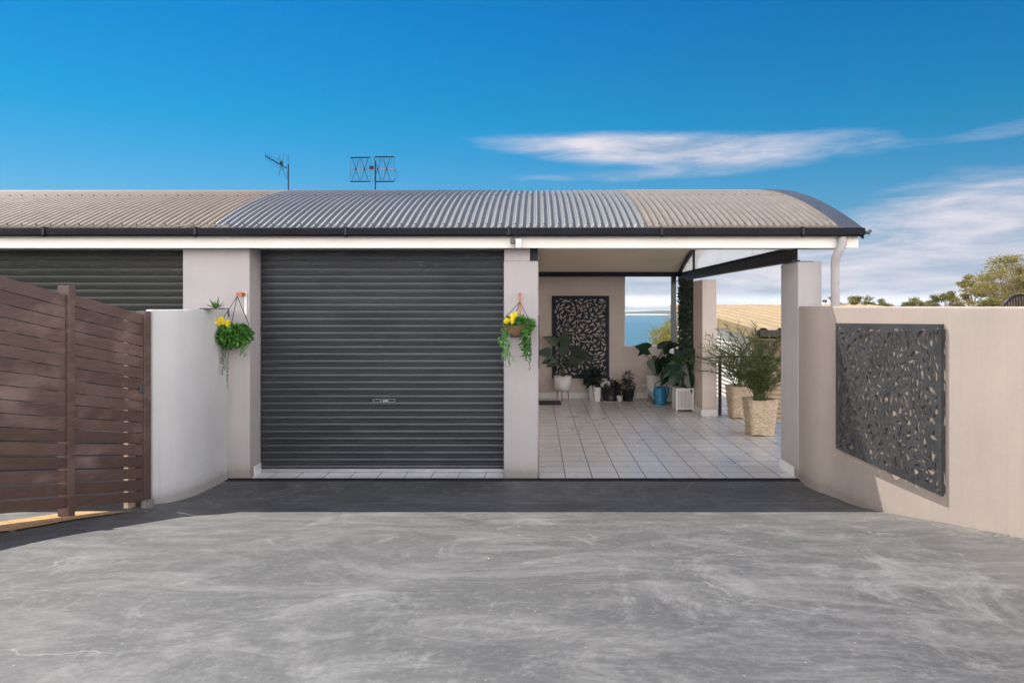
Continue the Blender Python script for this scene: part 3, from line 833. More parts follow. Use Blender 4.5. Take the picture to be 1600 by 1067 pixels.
def flowers(mb, c, r, n, L):
    r = [q*1.25 for q in r]; L *= .82; n = int(n*1.5)
    for _ in range(n):
        p, q = ell(c, r); ax = Vector((rnd(-.5,.5), -1, rnd(-.1,.9))).normalized(); s_ = ax.orthogonal().normalized()
        for k in range(6):
            d = Matrix.Rotation(2*PI*k/6, 3, ax) @ s_
            mb.blade(p, d+ax*.35, ax.cross(d), L*rnd(.8,1.1), L*.42, .15, 3, .3, .8)
# left basket
YB = 7.20
hk = P(372, 461, YB); c = P(367, 519, YB)
t = thing('hanging_basket', 'hanging basket of dense green ivy and yellow flowers by the grey curved wall', 'hanging plant', tuple(P(370, 535, YB)), 'hanging baskets on the garage pillars')
mb = MB(); mb.box(hk.x+.012, hk.x+.036, YF-.012, YF-.001, hk.z-.20, hk.z+.03); mb.build('bracket', 'white', t, bevel=.003)
mb = MB(); mb.tube([(hk.x+.024, YF-.014, hk.z+.018), (hk.x+.0, YB+.03, hk.z+.024), (hk.x-.012, YB, hk.z+.01), (hk.x-.008, YB, hk.z-.012)], .006, 8); mb.box(hk.x-.022, hk.x+.03, YB+.01, YF-.013, hk.z-.006, hk.z+.022)
mb.build('hook', 'copper', t)
rim = P(367, 508, YB).z
mb = MB()
for dx, dy in ((-.15, -.02), (.0, -.11), (.12, .06)): mb.tube([(hk.x-.008, YB, hk.z-.012), (c.x+dx, YB+dy*.8, rim)], .0032, 6)
mb.build('cord', 'black', t)
mb = MB(); mb.lathe((c.x, YB, P(0,543,YB).z), [(.05, 0), (.09, .03), (.12, .08), (.125, .12), (.13, .125), (.115, .125)], 20); mb.build('bowl', 'blackpot', t, smooth=True)
mb = MB(); foliage(mb, (c.x, YB-.03, P(0,524,YB).z), (.165, .14, .10), 850, .055, .036); mb.build('foliage', 'green', t)
mb = MB(); flowers(mb, (P(352,0,YB).x, YB-.11, P(0,502,YB).z), (.055, .03, .028), 11, .026); flowers(mb, (P(361,0,YB).x, YB-.10, P(0,505,YB).z), (.055, .03, .03), 12, .026); mb.build('flowers', 'flower', t)
mb = MB(); st = MB()
for px, ye in ((348, 585), (352, 578), (355, 604), (351, 560), (346, 566)):
    trail(mb, st, P(px, 530, YB-.09), P(px+1, ye, YB-.08), int((ye-530)/1.7), .013, .010, .006, .006)
mb.build('trailing_stems', 'string', t)
mb = MB()
for px, ye in ((377, 552), (382, 556), (380, 545)): trail(mb, st, P(px, 528, YB-.08), P(px+1, ye, YB-.07), 12, .03, .016, .01)
mb.build('trailing_leaves', 'green2', t); st.build('stems', 'stem', t)
# right basket
hk = P(812, 472, YB); c = P(806, 516, YB)
t = thing('hanging_basket', 'hanging basket with trailing pale vines and yellow flowers beside the portico opening', 'hanging plant', tuple(P(807, 525, YB)), 'hanging baskets on the garage pillars')
mb = MB(); mb.box(hk.x-.008, hk.x+.008, YF-.010, YF-.001, hk.z-.125, hk.z+.09)
mb.tube([(hk.x, YF-.01, hk.z+.075), (hk.x, YF-.05, hk.z+.09), (hk.x, YB, hk.z+.06), (hk.x, YB, hk.z+.0)], .006, 8); mb.build('bracket', 'copper', t)
mb = MB()
for dx, dy in ((-.14, -.02), (-.03, .06), (.14, -.01)): mb.tube([(hk.x, YB, hk.z), (c.x+dx, YB+dy, P(0,503,YB).z)], .0032, 6)
mb.build('cord', 'black', t)
mb = MB(); mb.lathe((c.x, YB, P(0,527,YB).z), [(.05, 0), (.09, .02), (.125, .06), (.14, .11), (.15, .115), (.13, .115)], 20); mb.build('coir_bowl', 'coir', t, smooth=True)
mb = MB(); foliage(mb, (P(817,0,YB).x, YB-.02, P(0,507,YB).z), (.095, .11, .065), 260, .055, .032); foliage(mb, (P(800,0,YB).x, YB, P(0,505,YB).z), (.09, .1, .05), 130, .05, .03)
for px, ye in ((822, 548), (819, 560), (824, 540), (826, 553), (821, 565), (818, 545)): pass
st = MB()
for px, ye in ((821, 548), (818, 558), (823, 540), (822, 562), (819, 545), (820, 552)): trail(mb, st, P(px, 512, YB-.1), P(px+1, ye, YB-.09), 16, .045, .022, .01, .02)
mb.build('foliage', 'green', t)
mb = MB(); flowers(mb, (P(803,0,YB).x, YB-.06, P(0,492,YB).z), (.035, .03, .022), 9, .028); flowers(mb, (P(796,0,YB).x, YB-.09, P(0,500,YB).z), (.045, .03, .03), 14, .028); mb.build('flowers', 'flower', t)
mb = MB()
for px, ye in ((784, 540), (786, 560), (788, 562), (790, 545), (782, 535)): trail(mb, st, P(px+5, 512, YB-.08), P(px, ye, YB-.08), 14, .036, .020, .008, .016)
for px, ye in ((795, 572), (798, 560)): trail(mb, st, P(794, 535, YB-.09), P(px, ye, YB-.09), 8, .034, .018, .01, .01)
mb.build('pale_vines', 'green2', t)
mb = MB()
for px, ye in ((828, 578), (829, 565)): trail(mb, st, P(px, 510, YB-.08), P(px, ye, YB-.08), 34, .012, .009, .004, .006)
mb.build('trailing_stems', 'string', t); st.build('stems', 'stem', t)
# succulent in a tray on the wall
b = P(337, 484, 6.9); zt = H-.032
t = thing('potted_succulent', 'spiky green succulent on a black tray on top of the grey curved wall', 'plant', (b.x, b.y, zt))
mb = MB(); mb.box(b.x-.13, b.x+.05, b.y-.05, b.y+.05, zt+.002, zt+.012); mb.tube([(b.x+.05, b.y, zt+.008), (b.x+.115, b.y, zt+.008), (b.x+.125, b.y, zt-.07)], .006, 6); mb.build('tray', 'black', t)
mb = MB()
for k in range(14):
    a = 2*PI*k/14+rnd(-.2,.2); e = rnd(.35, 1.2)
    mb.blade((b.x, b.y, zt+.012), (math.cos(a)*math.cos(e), math.sin(a)*math.cos(e), math.sin(e)), (-math.sin(a), math.cos(a), 0), rnd(.08,.14), .022, .15, 4, .5, .6)
mb.build('leaves', 'succ', t)

# ------------------------------------------------------------------ portico pots and plants
def lathe_on(c, prof, m, par, name, n=28): return MB().lathe(c, prof, n).build(name, m, par, smooth=True)
def big_leaf(mb, st, root, tip, L, W, droop=.8, side=None, d=None):
    root = Vector(root); tip = Vector(tip); mid = root.lerp(tip, .5)+Vector((0,0,.05))+(tip-root)*0
    st.tube([root, root.lerp(mid, .5)+Vector((0,0,.03)), mid, tip], [.006, .005, .004, .003], 6)
    d = d or Vector((tip.x-root.x, tip.y-root.y, .1)); 
    mb.blade(tip, d, side or Vector(d).cross(Vector((.1, -1, .35))), L*1.15, W*1.5, droop, 7, .25, .62)
def legs(par, c, r, h, m='wood', n=4, rr=.011):
    for k in range(n):
        a = 2*PI*k/n+.4
        MB().tube([(c[0]+r*.75*math.cos(a), c[1]+r*.75*math.sin(a), h+.03), (c[0]+r*1.0*math.cos(a), c[1]+r*1.0*math.sin(a), .001)], [rr, rr*.8], 8).build('leg', m, par)
# bowl planter
c = P(879, 622, 13.38); c.z = 0
t = thing('footed_planter', 'white bowl planter on wooden legs with long arching leaves, in front of dark panel', 'planter', tuple(c))
lathe_on((c.x, c.y, .175), [(.05, 0), (.12, .015), (.155, .06), (.163, .12), (.163, .275), (.150, .275), (.146, .25)], 'pot_white', t, 'bowl')
MB().lathe((c.x, c.y, .40), [(.145, 0), (.145, .02)], 20).build('soil', 'soil', t)
legs(t, c, .13, .18, n=3)
mb = MB(); st = MB(); top = Vector((c.x, c.y, .43))
for (px, py, L, W, ang) in ((862, 553, .30, .13, 2.6), (872, 540, .34, .12, 2.2), (883, 545, .36, .13, 1.6), (892, 552, .33, .14, .5), (900, 556, .34, .12, .25), (866, 562, .24, .11, 2.9), (888, 562, .26, .11, .2), (878, 556, .30, .12, 1.4), (872, 566, .22, .1, 3.0), (884, 570, .22, .1, .4)):
    tip = P(px, py, 13.38+rnd(-.12,.12))
    d = Vector((math.cos(ang), -.35, max(.15, math.sin(ang))))
    big_leaf(mb, st, top+Vector((rnd(-.03,.03), rnd(-.03,.03), 0)), tip, L, W, .9 if ang not in (1.6, 1.4) else .2, d=d)
mb.build('leaves', leafmat('grey green leaves', (.03, .055, .035), (.07, .10, .06), .15), t); st.build('stems', 'stem', t)
# tapered white pots
for i, (px, hh, Yp, lab) in enumerate(((925.5, .275, 13.45, 'tall tapered white pot, left and rear one of a pair, with dark bushy plant'), (933, .255, 13.28, 'tall tapered white pot, front one of a pair, beside the black pot'))):
    c = P(px, 622, Yp); c.z = 0
    t = thing('tapered_pot', lab, 'pot', tuple(c), 'tapered white pots')
    mb = MB(); r0, r1 = .052, .072
    for z, r in ((.0, r0), (hh, r1), (hh, r1-.012), (hh-.04, r1-.014)):
        for k in range(4):
            a = PI/4+PI/2*k; mb.v.append((c.x+r*1.2*math.cos(a), c.y+r*1.2*math.sin(a), z+.001))
    for j in range(3):
        for k in range(4): a = 4*j+k; b2 = 4*j+(k+1) % 4; mb.f.append((a, b2, b2+4, a+4))
    mb.f.append((3,2,1,0)); mb.f.append((12,13,14,15)); mb.build('pot', 'pot_white', t, bevel=.006)
    if i == 0:
        mb = MB(); foliage(mb, (c.x-.01, c.y, .42), (.16, .14, .14), 150, .13, .055); foliage(mb, (c.x, c.y, .3), (.05, .05, .05), 30, .1, .04); mb.build('leaves', leafmat('teal dark leaves', (.008, .022, .02), (.03, .06, .05), .1), t)
    else:
        mb = MB(); foliage(mb, (c.x+.02, c.y, .30), (.06, .06, .06), 50, .06, .03); mb.build('leaves', 'bgreen', t)
# black pots
c = P(953, 623, 13.3); c.z = 0
t = thing('black_pot', 'round black pot with dark foliage and white flowers by the portico back wall', 'pot', tuple(c), 'black pots at the back wall')
lathe_on((c.x, c.y, .001), [(.13, 0), (.135, .012), (.125, .013), (.15, .12), (.16, .26), (.165, .265), (.15, .265)], 'blackpot', t, 'pot')
MB().lathe((c.x, c.y, .0005), [(.14, 0), (.15, .012), (.14, .012)], 24).build('saucer', 'pot_white', t)
mb = MB(); foliage(mb, (c.x, c.y, .30), (.16, .13, .08), 160, .08, .03)
foliage(mb, (c.x+.11, c.y-.02, .24), (.09, .1, .12), 120, .08, .02); mb.build('foliage', 'bgreen', t)
mb = MB()
for dx, dz in ((-.13, .33), (-.09, .36), (-.04, .34), (-.15, .30), (-.02, .31)): flowers(mb, (c.x+dx, c.y-.10, dz), (.02, .01, .015), 3, .035)
mb.build('flowers', 'wflower', t)
c = P(968, 621, 13.2); c.z = 0
t = thing('small_pot', 'small white pot between the two black pots', 'pot', tuple(c))
lathe_on((c.x, c.y, .001), [(.04, 0), (.055, .11), (.058, .115), (.05, .115)], 'pot_white', t, 'pot')
mb = MB(); foliage(mb, (c.x, c.y, .15), (.06, .06, .05), 60, .06, .02); mb.build('leaves', 'palm', t)
c = P(981, 623, 13.35); c.z = 0
t = thing('black_pot', 'black pot with a tall wispy dark bush, right of the small white pot', 'pot', tuple(c), 'black pots at the back wall')
lathe_on((c.x, c.y, .001), [(.085, 0), (.11, .10), (.115, .2), (.12, .205), (.10, .205)], 'blackpot', t, 'pot')
mb = MB(); foliage(mb, (c.x, c.y, .27), (.11, .1, .12), 260, .075, .014); foliage(mb, (c.x, c.y, .40), (.08, .07, .12), 150, .09, .01); mb.build('foliage', 'bgreen', t)
c = P(990, 612, 13.5); c.z = 0
t = thing('small_pot', 'narrow cream pot half hidden behind the wispy dark bush', 'pot', tuple(c))
lathe_on((c.x, c.y, .001), [(.04, 0), (.05, .2), (.052, .205), (.04, .205)], 'pot_white', t, 'pot')
MB().lathe((c.x, c.y, .17), [(.038, 0), (.038, .01)], 14).build('soil', 'soil', t)
# cylinder planter with elephant ear
c = P(1024, 621, 13.30); c.z = 0
t = thing('footed_planter', 'white cylinder planter on legs with big elephant ear leaves under the window opening', 'planter', tuple(c))
lathe_on((c.x, c.y, .135), [(.145, 0), (.168, .01), (.17, .02), (.17, .34), (.155, .34), (.15, .31)], 'pot_white', t, 'pot')
MB().lathe((c.x, c.y, .44), [(.15, 0), (.15, .01)], 20).build('soil', 'soil', t)
legs(t, c, .16, .14, n=4, rr=.010)
mb = MB(); st = MB(); top = Vector((c.x, c.y, .45))
def ear(mb, st, root, px, py, Y, dx, dz, L, W, droop=.5):
    tip = P(px, py, Y); root = Vector(root)
    m1 = root.lerp(tip, .5)+Vector(((root.x-tip.x)*.25, 0, .06))
    st.tube([root, m1, tip], [.011, .008, .005], 7)
    d = Vector((dx, -.15, dz)).normalized(); base = tip-d*L*.28
    side = Vector((0, -1, .15)).cross(d)
    # heart-shaped blade: two lobes behind the stalk
    n0 = len(mb.v); up = side.cross(d).normalized(); side.normalize()
    out = [(0, 0), (-.22, .20), (-.26, .38), (-.12, .50), (.12, .50), (.38, .40), (.62, .22), (.85, .07), (1, 0)]
    spine = [(0, 0), (.02, 0), (.04, 0), (.08, 0), (.2, 0), (.4, 0), (.63, 0), (.85, 0), (1, 0)]
    for s_ in (1, -1):
        b0 = len(mb.v)
        for (a, w), (a2, _) in zip(out, spine):
            q = tip+d*a*L+side*(s_*w*W)+up*(abs(w)*.25*W)-Vector((0,0,1))*droop*L*max(0, a)**2*.6
            q2 = tip+d*a2*L-Vector((0,0,1))*droop*L*max(0, a2)**2*.6
            mb.v += [tuple(q), tuple(q2)]
        for i in range(len(out)-1):
            a = b0+2*i; f = (a, a+2, a+3, a+1); mb.f.append(f if s_ == 1 else f[::-1])
ear(mb, st, top, 1012, 545, 13.2, -.95, .25, .27, .22, .1)
ear(mb, st, top, 1036, 545, 13.25, .55, .65, .25, .24, .2)
ear(mb, st, top, 1044, 540, 13.25, .95, .15, .25, .14, .1)
ear(mb, st, top, 1022, 566, 13.1, .15, -.9, .22, .26, .2)
ear(mb, st, top, 1030, 562, 13.15, -.1, -.9, .28, .26, .2)
ear(mb, st, top, 1003, 550, 13.3, -.7, -.5, .10, .08, .5)
ear(mb, st, top, 1045, 572, 13.1, .5, -.6, .26, .24, .3)
mb.build('leaves', 'dgreen', t); st.build('stems', 'stem', t)
# leaning white board
a = P(1050, 572, 13.5); b = P(1047, 541, 13.62)
mb = MB(); mb.obox((2.50, 13.38, .10), (.10, 0, 0), (0, .02, 0), (-.085, .24, .92)); solo(mb, 'leaning_board', 'white', 'narrow white board leaning upright in the corner behind the leafy plants', 'board', bevel=.003)
# watering can
c = P(1031, 627, 12.92); c.z = 0
t = thing('watering_can', 'blue plastic watering can with long pale spout on the tiles', 'watering can', tuple(c))
lathe_on((c.x, c.y, .001), [(.112, 0), (.118, .01), (.118, .03), (.108, .26), (.098, .30), (.085, .30)], 'blue', t, 'body')
sp0 = Vector((c.x-.10, c.y-.03, .10)); sp1 = P(1007, 603, 12.85)
MB().tube([sp0, sp0.lerp(sp1, .5), sp1], [.035, .022, .014], 12).build('spout', leafmat('pale blue plastic', (.30, .45, .52), (.30, .45, .52), .1), t, smooth=True)
MB().tube([sp1, sp1+(sp1-sp0).normalized()*.03], [.015, .034], 14).build('rose', 'pot_white', t)
mb = MB(); mb.tube([(c.x-.09, c.y, .27), (c.x-.08, c.y, .35), (c.x-.01, c.y, .40), (c.x+.08, c.y, .38), (c.x+.15, c.y, .28), (c.x+.15, c.y, .16), (c.x+.105, c.y, .10)], .012, 8); mb.build('handle', 'blue', t, smooth=True)
# planter bench
bx0, bx1 = 2.265, 2.562
t = thing('planter_bench', 'white slatted timber bench joining two planter boxes along the side of the portico', 'bench', (2.42, 12.0, 0))
def pbox(y0, y1):
    mb = MB(); z1 = .36
    for xx in (bx0, bx1-.025):
        for yy in (y0, y1-.025): mb.box(xx, xx+.025, yy, yy+.025, 0.001, z1)
    mb.box(bx0+.001, bx1-.001, y0-.004, y1+.004, z1+.0005, z1+.018)
    for yy in (y0+.002, y1-.016): mb.box(bx0+.025, bx1-.025, yy, yy+.014, .03, .055); mb.box(bx0+.025, bx1-.025, yy, yy+.014, z1-.03, z1)
    for xx in (bx0+.002, bx1-.016): mb.box(xx, xx+.014, y0+.025, y1-.025, .03, .055); mb.box(xx, xx+.014, y0+.025, y1-.025, z1-.03, z1)
    n = 11
    for k in range(n):
        u = (k+.5)/n; x = bx0+.025+(bx1-bx0-.05)*u; mb.box(x-.008, x+.008, y0+.004, y0+.012, .055, z1-.03)
        y = y0+.025+(y1-y0-.05)*u; mb.box(bx0+.004, bx0+.012, y-.008, y+.008, .055, z1-.03)
    o = mb.build('planter_box', 'white', t)
    MB().box(bx0+.02, bx1-.02, y0+.02, y1-.02, .05, .30).build('liner', 'flash', o)
    return o
pbox(12.0, 12.33); pbox(13.02, 13.35)
mb = MB()
for k in range(4):
    x = bx0+.012+k*.072; mb.box(x, x+.06, 12.335, 13.014, .33, .35)
mb.build('seat', 'white', t)
# pots on bench
c = Vector((2.43, 12.165, .38))
t = thing('square_pot', 'black square pot with large dark glossy leaves on the near end of the white bench', 'pot', tuple(c))
mb = MB()
for z, r in ((0, .10), (.22, .135), (.22, .12), (.19, .118)):
    for k in range(4):
        a = PI/4+PI/2*k; mb.v.append((c.x+r*1.35*math.cos(a)*.75, c.y+r*1.35*math.sin(a)*.75, c.z+z))
for j in range(3):
    for k in range(4): a = 4*j+k; b2 = 4*j+(k+1) % 4; mb.f.append((a, b2, b2+4, a+4))
mb.f.append((3,2,1,0)); mb.f.append((12,13,14,15)); mb.build('pot', leafmat('blue black glaze', (.012,.02,.04), (.012,.02,.04), 0, .3), t, bevel=.005)
mb = MB(); st = MB(); top = Vector((c.x, c.y, c.z+.19))
for (px, py, dx, dz, L, W) in ((1050, 575, -.7, -.5, .22, .2), (1064, 562, -.3, .3, .22, .2), (1074, 556, .3, .4, .24, .22), (1068, 578, -.2, -.7, .22, .22), (1079, 572, .5, -.6, .22, .2), (1058, 586, -.5, -.8, .2, .18), (1076, 590, .2, -.9, .22, .2), (1060, 568, -.8, .1, .2, .18), (1072, 566, .1, -.5, .24, .22), (1066, 590, .0, -.9, .2, .18), (1080, 560, .4, .1, .22, .2)):
    ear(mb, st, top, px, py, 12.0+rnd(-.05,.2), dx, dz, L, W, .4)
mb.build('leaves', 'dgreen', t); st.build('stems', 'stem', t)
c = Vector((2.41, 12.72, .351))
t = thing('round_pot', 'dark round pot with broad green leaves on the middle of the white bench', 'pot', tuple(c))
lathe_on((c.x, c.y, c.z), [(.08, 0), (.10, .08), (.11, .15), (.10, .15)], 'blackpot', t, 'pot')
mb = MB(); st = MB(); top = Vector((c.x, c.y, c.z+.14))
for (px, py, dx, dz, L, W) in ((1046, 572, -.5, .3, .2, .18), (1054, 564, .2, .6, .2, .18), (1042, 585, -.5, -.7, .22, .2), (1050, 590, .1, -.9, .22, .2), (1056, 578, .3, -.5, .2, .18), (1048, 560, -.2, .6, .16, .15)):
    ear(mb, st, top, px, py, 12.6+rnd(-.05,.1), dx, dz, L, W, .4)
mb.build('leaves', 'dgreen', t); st.build('stems', 'stem', t)
# ivy screen
t = thing('ivy_screen', 'tall narrow screen of dark artificial ivy beside the rear column', 'ivy screen', (2.59, 12.7, 0))
mb = MB(); mb.box(2.592, 2.60, 12.22, 13.2, .93, 2.165)
for k in range(12): mb.box(2.584, 2.592, 12.22+.08*k, 12.232+.08*k, .6, 2.165)
mb.build('panel', 'bgreen', t)
mb = MB()
for k in range(3600):
    p = Vector((2.575-abs(random.gauss(0, .018)), rnd(12.2, 13.22), rnd(.55, 2.17))); a = rnd(0, 2*PI)
    mb.blade(p, (-.5+rnd(-.3,.3), math.cos(a), math.sin(a)-.3), (rnd(-1,1), rnd(-1,1), rnd(-1,1)), rnd(.035,.065), rnd(.025,.04), .4, 3, .3, .7)
mb.build('leaves', 'ivy', t)
# wicker pots with palms
def wicker(cx_, cy_, r0, r1, h, label, seed, fr, fh):
    t = thing('wicker_planter', label, 'planter', (cx_, cy_, 0), 'cream wicker planters')
    mb = MB(); nr = 60; ns = 72; rows = 17
    def sq(a, r):
        ca, sa = math.cos(a), math.sin(a); p = 5.0
        k = r/((abs(ca)**p+abs(sa)**p)**(1/p)); return ca*k, sa*k
    for j in range(nr+1):
        tt = j/nr; r = r0+(r1-r0)*tt
        for i in range(ns):
            a = 2*PI*i/ns; ph = (i/ns)*26*PI
            row = tt*rows; k = math.floor(row); s_ = 1 if k % 2 else -1
            amp = .015*abs(math.sin(PI*row))*(.75+.45*s_*math.sin(ph))+.002*math.sin(13*a+j)
            zz = h*tt+.009*math.sin(ph*.25+.9*k)
            x, y = sq(a, r+amp); mb.v.append((cx_+x, cy_+y, zz+.008))
    for j in range(nr):
        for i in range(ns):
            a = j*ns+i; b2 = j*ns+(i+1) % ns; mb.f.append((a, b2, b2+ns, a+ns))
    b0 = len(mb.v)
    for i in range(ns):
        x, y = sq(2*PI*i/ns, r1-.03); mb.v.append((cx_+x, cy_+y, h))
    for i in range(ns): mb.f.append((nr*ns+i, nr*ns+(i+1) % ns, b0+(i+1) % ns, b0+i))
    for i in range(ns):
        x, y = sq(2*PI*i/ns, r1-.035); mb.v.append((cx_+x, cy_+y, h-.05))
    for i in range(ns): mb.f.append((b0+i, b0+(i+1) % ns, b0+ns+(i+1) % ns, b0+ns+i))
    mb.build('basket', 'wicker', t, smooth=True)
    MB().box(cx_-r1+.045, cx_+r1-.045, cy_-r1+.045, cy_+r1-.045, h-.07, h-.04).build('soil', 'soil', t)
    MB().box(cx_-r0+.01, cx_+r0-.01, cy_-r0+.01, cy_+r0-.01, .0005, .0075).build('base', 'brownrail', t)
    rg = random.Random(seed); mb = MB(); st = MB()
    for k in range(fr):
        a = rg.uniform(0, 2*PI); lean = rg.uniform(.08, .5 if seed == 11 else .7); L = fh*rg.uniform(.6, 1.05)
        p = Vector((cx_+rg.uniform(-.08,.08), cy_+rg.uniform(-.08,.08), h-.04)); d = Vector((math.cos(a)*lean, math.sin(a)*lean, 1)).normalized()
        pts = [p.copy()]; n = 12
        for i in range(n):
            d = (d+Vector((math.cos(a)*.05*lean, math.sin(a)*.05*lean, -.06-.05*lean))).normalized(); p = p+d*L/n; pts.append(p.copy())
            if i > 1:
                for q in range(4):
                    b_ = rg.uniform(0, 2*PI); sd = Vector((math.cos(b_), math.sin(b_), .35))
                    mb.blade(p-d*rg.uniform(0, L/n), d*.8+sd*.7, (rg.uniform(-1,1), rg.uniform(-1,1), rg.uniform(-1,1)), rg.uniform(.06,.13), rg.uniform(.008,.014), .5, 3, .2, .6)
        st.tube(pts, .003, 4)
    mb.build('fronds', 'palm', t); st.build('stems', 'stem', t)
wicker(2.985, 9.86, .150, .200, .475, 'large cream wicker planter with a bushy palm, the nearer of the pair', 11, 80, 1.10)
wicker(3.12, 11.35, .140, .185, .49, 'cream wicker planter with a feathery palm, farther one near the rail', 12, 44, 1.0)
# balustrade
t = thing('balustrade', 'dark brown metal balustrade at the edge of the tiled terrace', 'railing', (2.9, 11.62, 0))
MB().box(2.86, 2.905, 11.58, 11.62, .001, .90).build('post', 'brownrail', t)
MB().box(2.813, 3.58, 11.575, 11.625, .90, .935).build('rail', 'black', t)
MB().box(3.55, 3.59, 11.58, 11.62, .001, .90).build('post', 'brownrail', t)
MB().box(3.55, 3.60, 7.40, 11.574, .90, .935).build('rail', 'black', t)
MB().box(3.555, 3.595, 7.42, 7.46, .001, .90).build('post', 'brownrail', t)
MB().box(3.555, 3.595, 9.42, 9.46, .001, .90).build('post', 'brownrail', t)
# door mat
mb = MB(); mb.box(.03, .425, 12.78, 13.3, .001, .014); solo(mb, 'door_mat', 'mat', 'small dark patterned doormat on the pale tiles at the left', 'doormat', bevel=.004)
# marks of fallen debris on tiles and leaf litter
mb = MB(); rg = random.Random(4)
for k in range(260):
    if k < 110: s_ = rg.uniform(0, 1); y = 7.2-s_*3.2; x = (2.6 if y > 6.7 else 2.58+(6.7-y)*.10)-abs(rg.gauss(0, .10))-.02
    elif k < 150: y = rg.uniform(3.6, 6.2); x = -3.3+abs(rg.gauss(0,.12))
    elif k < 185: y = 7.2-abs(rg.gauss(0, .12)); x = rg.uniform(-3, 2.5)
    elif k < 205: y = rg.uniform(3.5, 7); x = rg.uniform(-3, 2.6)
    else: continue
    if y > 7.23: continue
    a = rg.uniform(0, 2*PI); mb.blade((x, y, g(y)+.004), (math.cos(a), math.sin(a), .12), (-math.sin(a), math.cos(a), 0), rg.uniform(.010,.028), rg.uniform(.005,.009), .2, 3, .5, .7)
for k in range(90):
    cx_, cy_ = ((2.75, 9.6), (2.85, 10.9), (3.1, 8.7), (1.6, 13.1), (2.3, 11.7))[k % 5]
    x, y = cx_+rg.gauss(0, .14), cy_+rg.gauss(0, .22); a = rg.uniform(0, 2*PI)
    if x > 2.55 and 11.3 < y < 12.4: continue
    mb.blade((x, min(y, 13.6), .003), (math.cos(a), math.sin(a), .1), (-math.sin(a), math.cos(a), 0), rg.uniform(.012,.045), rg.uniform(.006,.014), .2, 3, .4, .7)
o = mb.build('leaf_litter', 'leaf_litter'); o['kind'] = 'stuff'; o['label'] = 'scattered dry leaf litter on the driveway'

mb = MB()
for k in range(420):
    x = -3.95+.95*rg.random()**.7; y = 7.10+abs(rg.gauss(0, .05)); a = rg.uniform(0, 2*PI)
    mb.blade((x, y, rz(y)+.006+rg.uniform(0, .012)), (math.cos(a), math.sin(a), rg.uniform(-.2,.3)), (-math.sin(a), math.cos(a), .3), rg.uniform(.02,.06), rg.uniform(.003,.010), .2, 3, .5, .7)
o = mb.build('roof_debris', 'leaf_litter'); o['kind'] = 'stuff'; o['label'] = 'twigs and dry leaves caught along the roof edge'
# ------------------------------------------------------------------ antennas
def antenna_mast(x, y, ztop, t):
    MB().tube([(x, y, rz(y)+.02), (x, y, ztop)], .013, 8).build('mast', 'black', t)
    MB().box(x-.05, x+.05, y-.05, y+.05, rz(y)-.005, rz(y)+.03).build('mount', 'flash', t)
YA = 13.5
def A(x, y, Y=YA): return P(x, y, Y)
b = A(450.5, 301)
t = thing('tv_antenna', 'thin black yagi antenna on a mast, left of the two on the roof', 'antenna', (b.x, YA, rz(YA)), 'tv antennas on the roof')
antenna_mast(b.x, YA, A(0, 257).z, t)
p0 = A(414, 243.5, YA-.25); p1 = A(448, 263)
MB().tube([p0, p1], .010, 6).build('boom', 'black', t)
mb = MB()
for k in range(9):
    p = p0.lerp(p1, .02+k*.095); L = .06+.006*k; mb.tube([p+Vector((0, -.01, L)), p+Vector((0, .01, -L))], .0032, 5)
mb.build('elements', 'black', t)
mb = MB(); q = A(440, 258)
for s_ in (-1, 1):
    for u in (-1, 1): mb.tube([q+Vector((0,0,.02*u)), q+Vector((s_*.025, 0, .07*u)), q+Vector((s_*.05, 0, .20*u))], .004, 5)
for x_ in (448.5, 451): mb.tube([A(x_, 240.5), A(x_, 256)], .003, 5)
mb.tube([A(447, 268), A(446.5, 281)], .003, 5); mb.tube([A(449, 268), A(449, 281)], .003, 5)
mb.box(q.x-.02, q.x+.02, YA-.03, YA+.02, q.z-.01, q.z+.06); mb.build('driven_element', 'black', t)
b = A(586.5, 301)
t = thing('tv_antenna', 'wide double phased array antenna with grid reflectors, right of the two on the roof', 'antenna', (b.x, YA, rz(YA)), 'tv antennas on the roof')
antenna_mast(b.x, YA, A(0, 251).z, t)
MB().tube([A(547, 265.5), A(616, 264.5)], .008, 6).build('boom', 'copper', t)
for x0, x1 in ((548, 578.5), (585.5, 616)):
    mb = MB()
    for yy in (245.5 if x0 > 580 else 246.5, 284): mb.tube([A(x0, yy, YA+.06), A(x1, yy-.3, YA+.06)], .012, 6)
    n = 8
    for k in range(n+1):
        x = x0+(x1-x0)*k/n; mb.tube([A(x, 246, YA+.07), A(x, 284, YA+.07)], .0022 if k not in (0, n) else .0035, 4)
    mb.build('reflector', 'black', t)
    mb = MB()
    for xm in (556, 569.5) if x0 < 580 else (590, 604):
        q = A(xm, 264.5, YA-.03)
        for s_ in (-1, 1):
            for u in (-1, 1): mb.tube([q+Vector((.004*s_,0,.02*u)), q+Vector((s_*.022, 0, .07*u)), q+Vector((s_*.065, 0, .20*u))], .005, 5)
        mb.box(q.x-.012, q.x+.012, q.y-.01, q.y+.02, q.z-.02, q.z+.02)
    mb.build('bow_tie', 'black', t)
q = A(581, 262.5); MB().box(q.x-.035, q.x+.03, YA-.05, YA+.02, q.z-.02, q.z+.03).build('junction_box', 'black', t)
pts = [A(616, 265)]+[A(616+5*math.sin(PI*k/8), 265+18*k/8) for k in range(1, 9)]; MB().tube(pts, .003, 5).build('cable', 'black', t)

